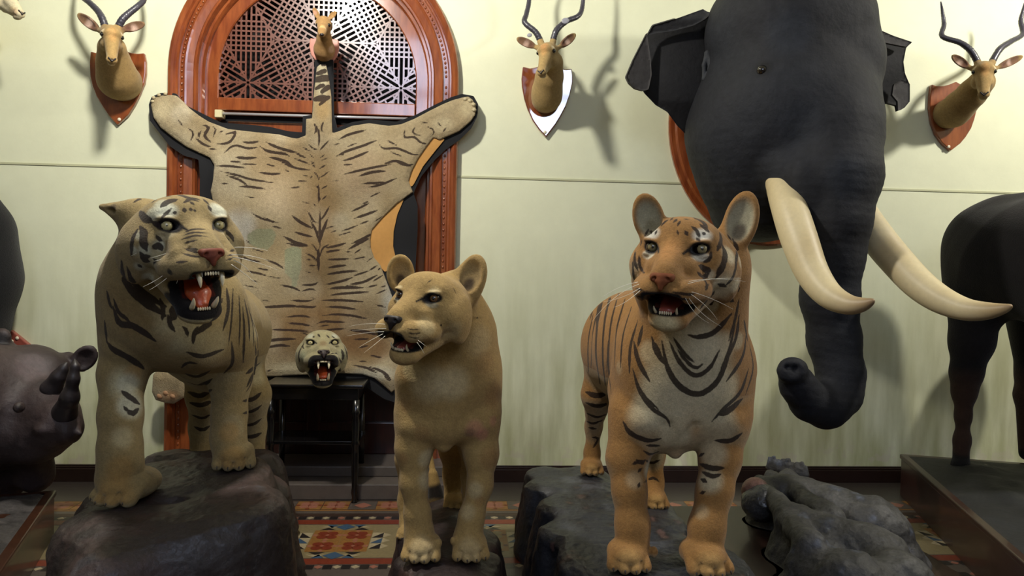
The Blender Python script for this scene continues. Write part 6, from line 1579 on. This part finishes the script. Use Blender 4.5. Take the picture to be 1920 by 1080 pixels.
def rhino():
    T = empty('rhinoceros_head_mount', (-1.98, 4.0, .222), 'dark brown two-horned rhinoceros head facing right on the left platform', 'mounted rhinoceros head')
    B = Body()
    B.pe(60, 715, 3.85, 62, 66, 60, k=.1); B.pe(10, 740, 3.95, 80, 84, 80, k=.1); B.pe(85, 770, 3.70, 54, 56, 55, k=.1); B.pe(110, 795, 3.60, 36, 44, 44, k=.08)
    B.pe(60, 820, 3.66, 60, 48, 50, k=.08); B.pe(132, 806, 3.56, 18, 24, 30, k=.04); B.pc((140, 800, 3.55, 9), (150, 813, 3.52, 4), .02)
    B.pe(100, 700, 3.85, 24, 26, 30, k=.06); B.pe(120, 772, 3.58, 22, 16, 26, k=.04)
    B.chain([(0, 760, 3.9, 90), (-50, 770, 3.75, 110), (-120, 750, 3.6, 120)], .1)
    B.chain([(-10, 820, 3.9, 60), (10, 870, 3.9, 40), (12, 905, 3.92, 30)], .08); B.chain([(60, 850, 3.8, 34), (66, 890, 3.85, 32)], .06)
    B.pe(36, 764, 3.46, 9, 10, 12, k=.02); B.pe(80, 806, 3.50, 13, 8, 12, k=.03); B.pe(34, 762, 3.36, 5, 5, 6, k=.01, mode=-1)
    c, R, r = ear(B, None, 0, 0, 3.92, 173, 651, 144, 694, 20, face=(.35, -1, -.1), k=.015)
    B.pc((128, 672, 3.95, 12), (142, 676, 3.93, 9), .03)
    B.pc((-2, 690, 3.9, 16), (4, 650, 3.88, 18), .02); B.pe(2, 632, 3.86, 17, 16, 10, k=.02)
    def wr(p): return vnoise(p*16, 5)*.003+vnoise(p*40, 6)*.0012
    V, F = B.mesh(.008, wr); V = smooth(V, F, 1, .3); K = Hide(V, F, (54, 42, 42)); K.where(np.clip(vnoise(V*6, 2), 0, 1)*.6, (58, 44, 42)); K.where(np.clip(vnoise(V*5+4, 7), 0, 1)*.6, (30, 22, 22))
    K.pspot(60, 690, 40, (92, 78, 80), .6); K.pspot(3, 640, 22, (22, 20, 22), .9); K.pspot(36, 764, 8, (28, 20, 20), .8); K.pspot(85, 718, 18, (36, 32, 34), .6); K.pspot(120, 772, 20, (34, 30, 32), .6); K.pspot(162, 670, 14, (40, 30, 30), .6)
    hd = mesh_obj('head', V, F, mat('rhino_hide', (0, 0, 0), .6, vcol=True, noise=.2, nscale=14, bump=.5, bscale=28), T, K.c)
    hm = mat('rhino_horn', (40, 34, 36), .45, noise=.2, nscale=16, bump=.2, bscale=30)
    B = Body(); B.chain([(121, 774, 3.54, 22), (131, 745, 3.48, 14), (138, 710, 3.46, 8.5), (141, 688, 3.46, 5.5), (140, 675, 3.47, 2.5)], .03); v, f = B.mesh(.006); mesh_obj('front_horn', v, f, hm, T)
    B = Body(); B.chain([(97, 728, 3.64, 19), (110, 706, 3.62, 11), (120, 690, 3.62, 6), (125, 681, 3.62, 2)], .03); v, f = B.mesh(.006); mesh_obj('rear_horn', v, f, hm, T)
rhino()
def dark_hide():
    T = empty('black_animal_mount', (-2.9, 4.4, 0), 'edge of a large black animal mount standing behind the rhinoceros head at far left', 'stuffed animal')
    B = Body(); B.chain([(-130, 360, 4.42, 80), (-66, 440, 4.42, 72), (-58, 520, 4.42, 76), (-66, 600, 4.42, 70)], .1); B.chain([(-60, 600, 4.42, 60), (-70, 720, 4.5, 40), (-70, 820, 4.55, 34), (-70, 870, 4.55, 30)], .06)
    B.chain([(-140, 360, 4.4, 90), (-300, 400, 4.4, 90)], .1); B.chain([(-260, 500, 4.4, 60), (-260, 880, 4.5, 32)], .06)
    V, F = B.mesh(.012); V = smooth(V, F, 2, .4); V[:, 2] = np.maximum(V[:, 2], 0); K = Hide(V, F, (20, 20, 22)); mesh_obj('hide', V, F, hide_mat('dark_hide', None, .3), T, K.c)
dark_hide()
# the shield corner behind the rhinoceros
T = empty('wooden_shield', P(22, 640, WALL), 'pinkish wooden shield corner with two pale screws on the wall behind the rhinoceros', 'shield')
sh = [tuple(P(x, y, WALL)[[0, 2]]) for x, y in ((25, 618), (60, 646), (66, 690), (40, 730), (-20, 740), (-60, 690), (-40, 640))]
A = sum(sh[i][0]*sh[(i+1) % len(sh)][1]-sh[(i+1) % len(sh)][0]*sh[i][1] for i in range(len(sh))); sh = sh if A > 0 else sh[::-1]
mb = MB(); mb.prism(sh, WALL-.03, WALL+.003); mb.build('board', mat('pinkish_wood', (150, 78, 66), .25, coat=.5, noise=.1, nscale=10), T, bevel=.006)
for x, y in ((32, 634), (22, 640)): mb = MB(); mb.ball(P(x, y, WALL-.033), (.011, .006, .011), n=10); mb.build('screw', M['screw'], T, sm=True)
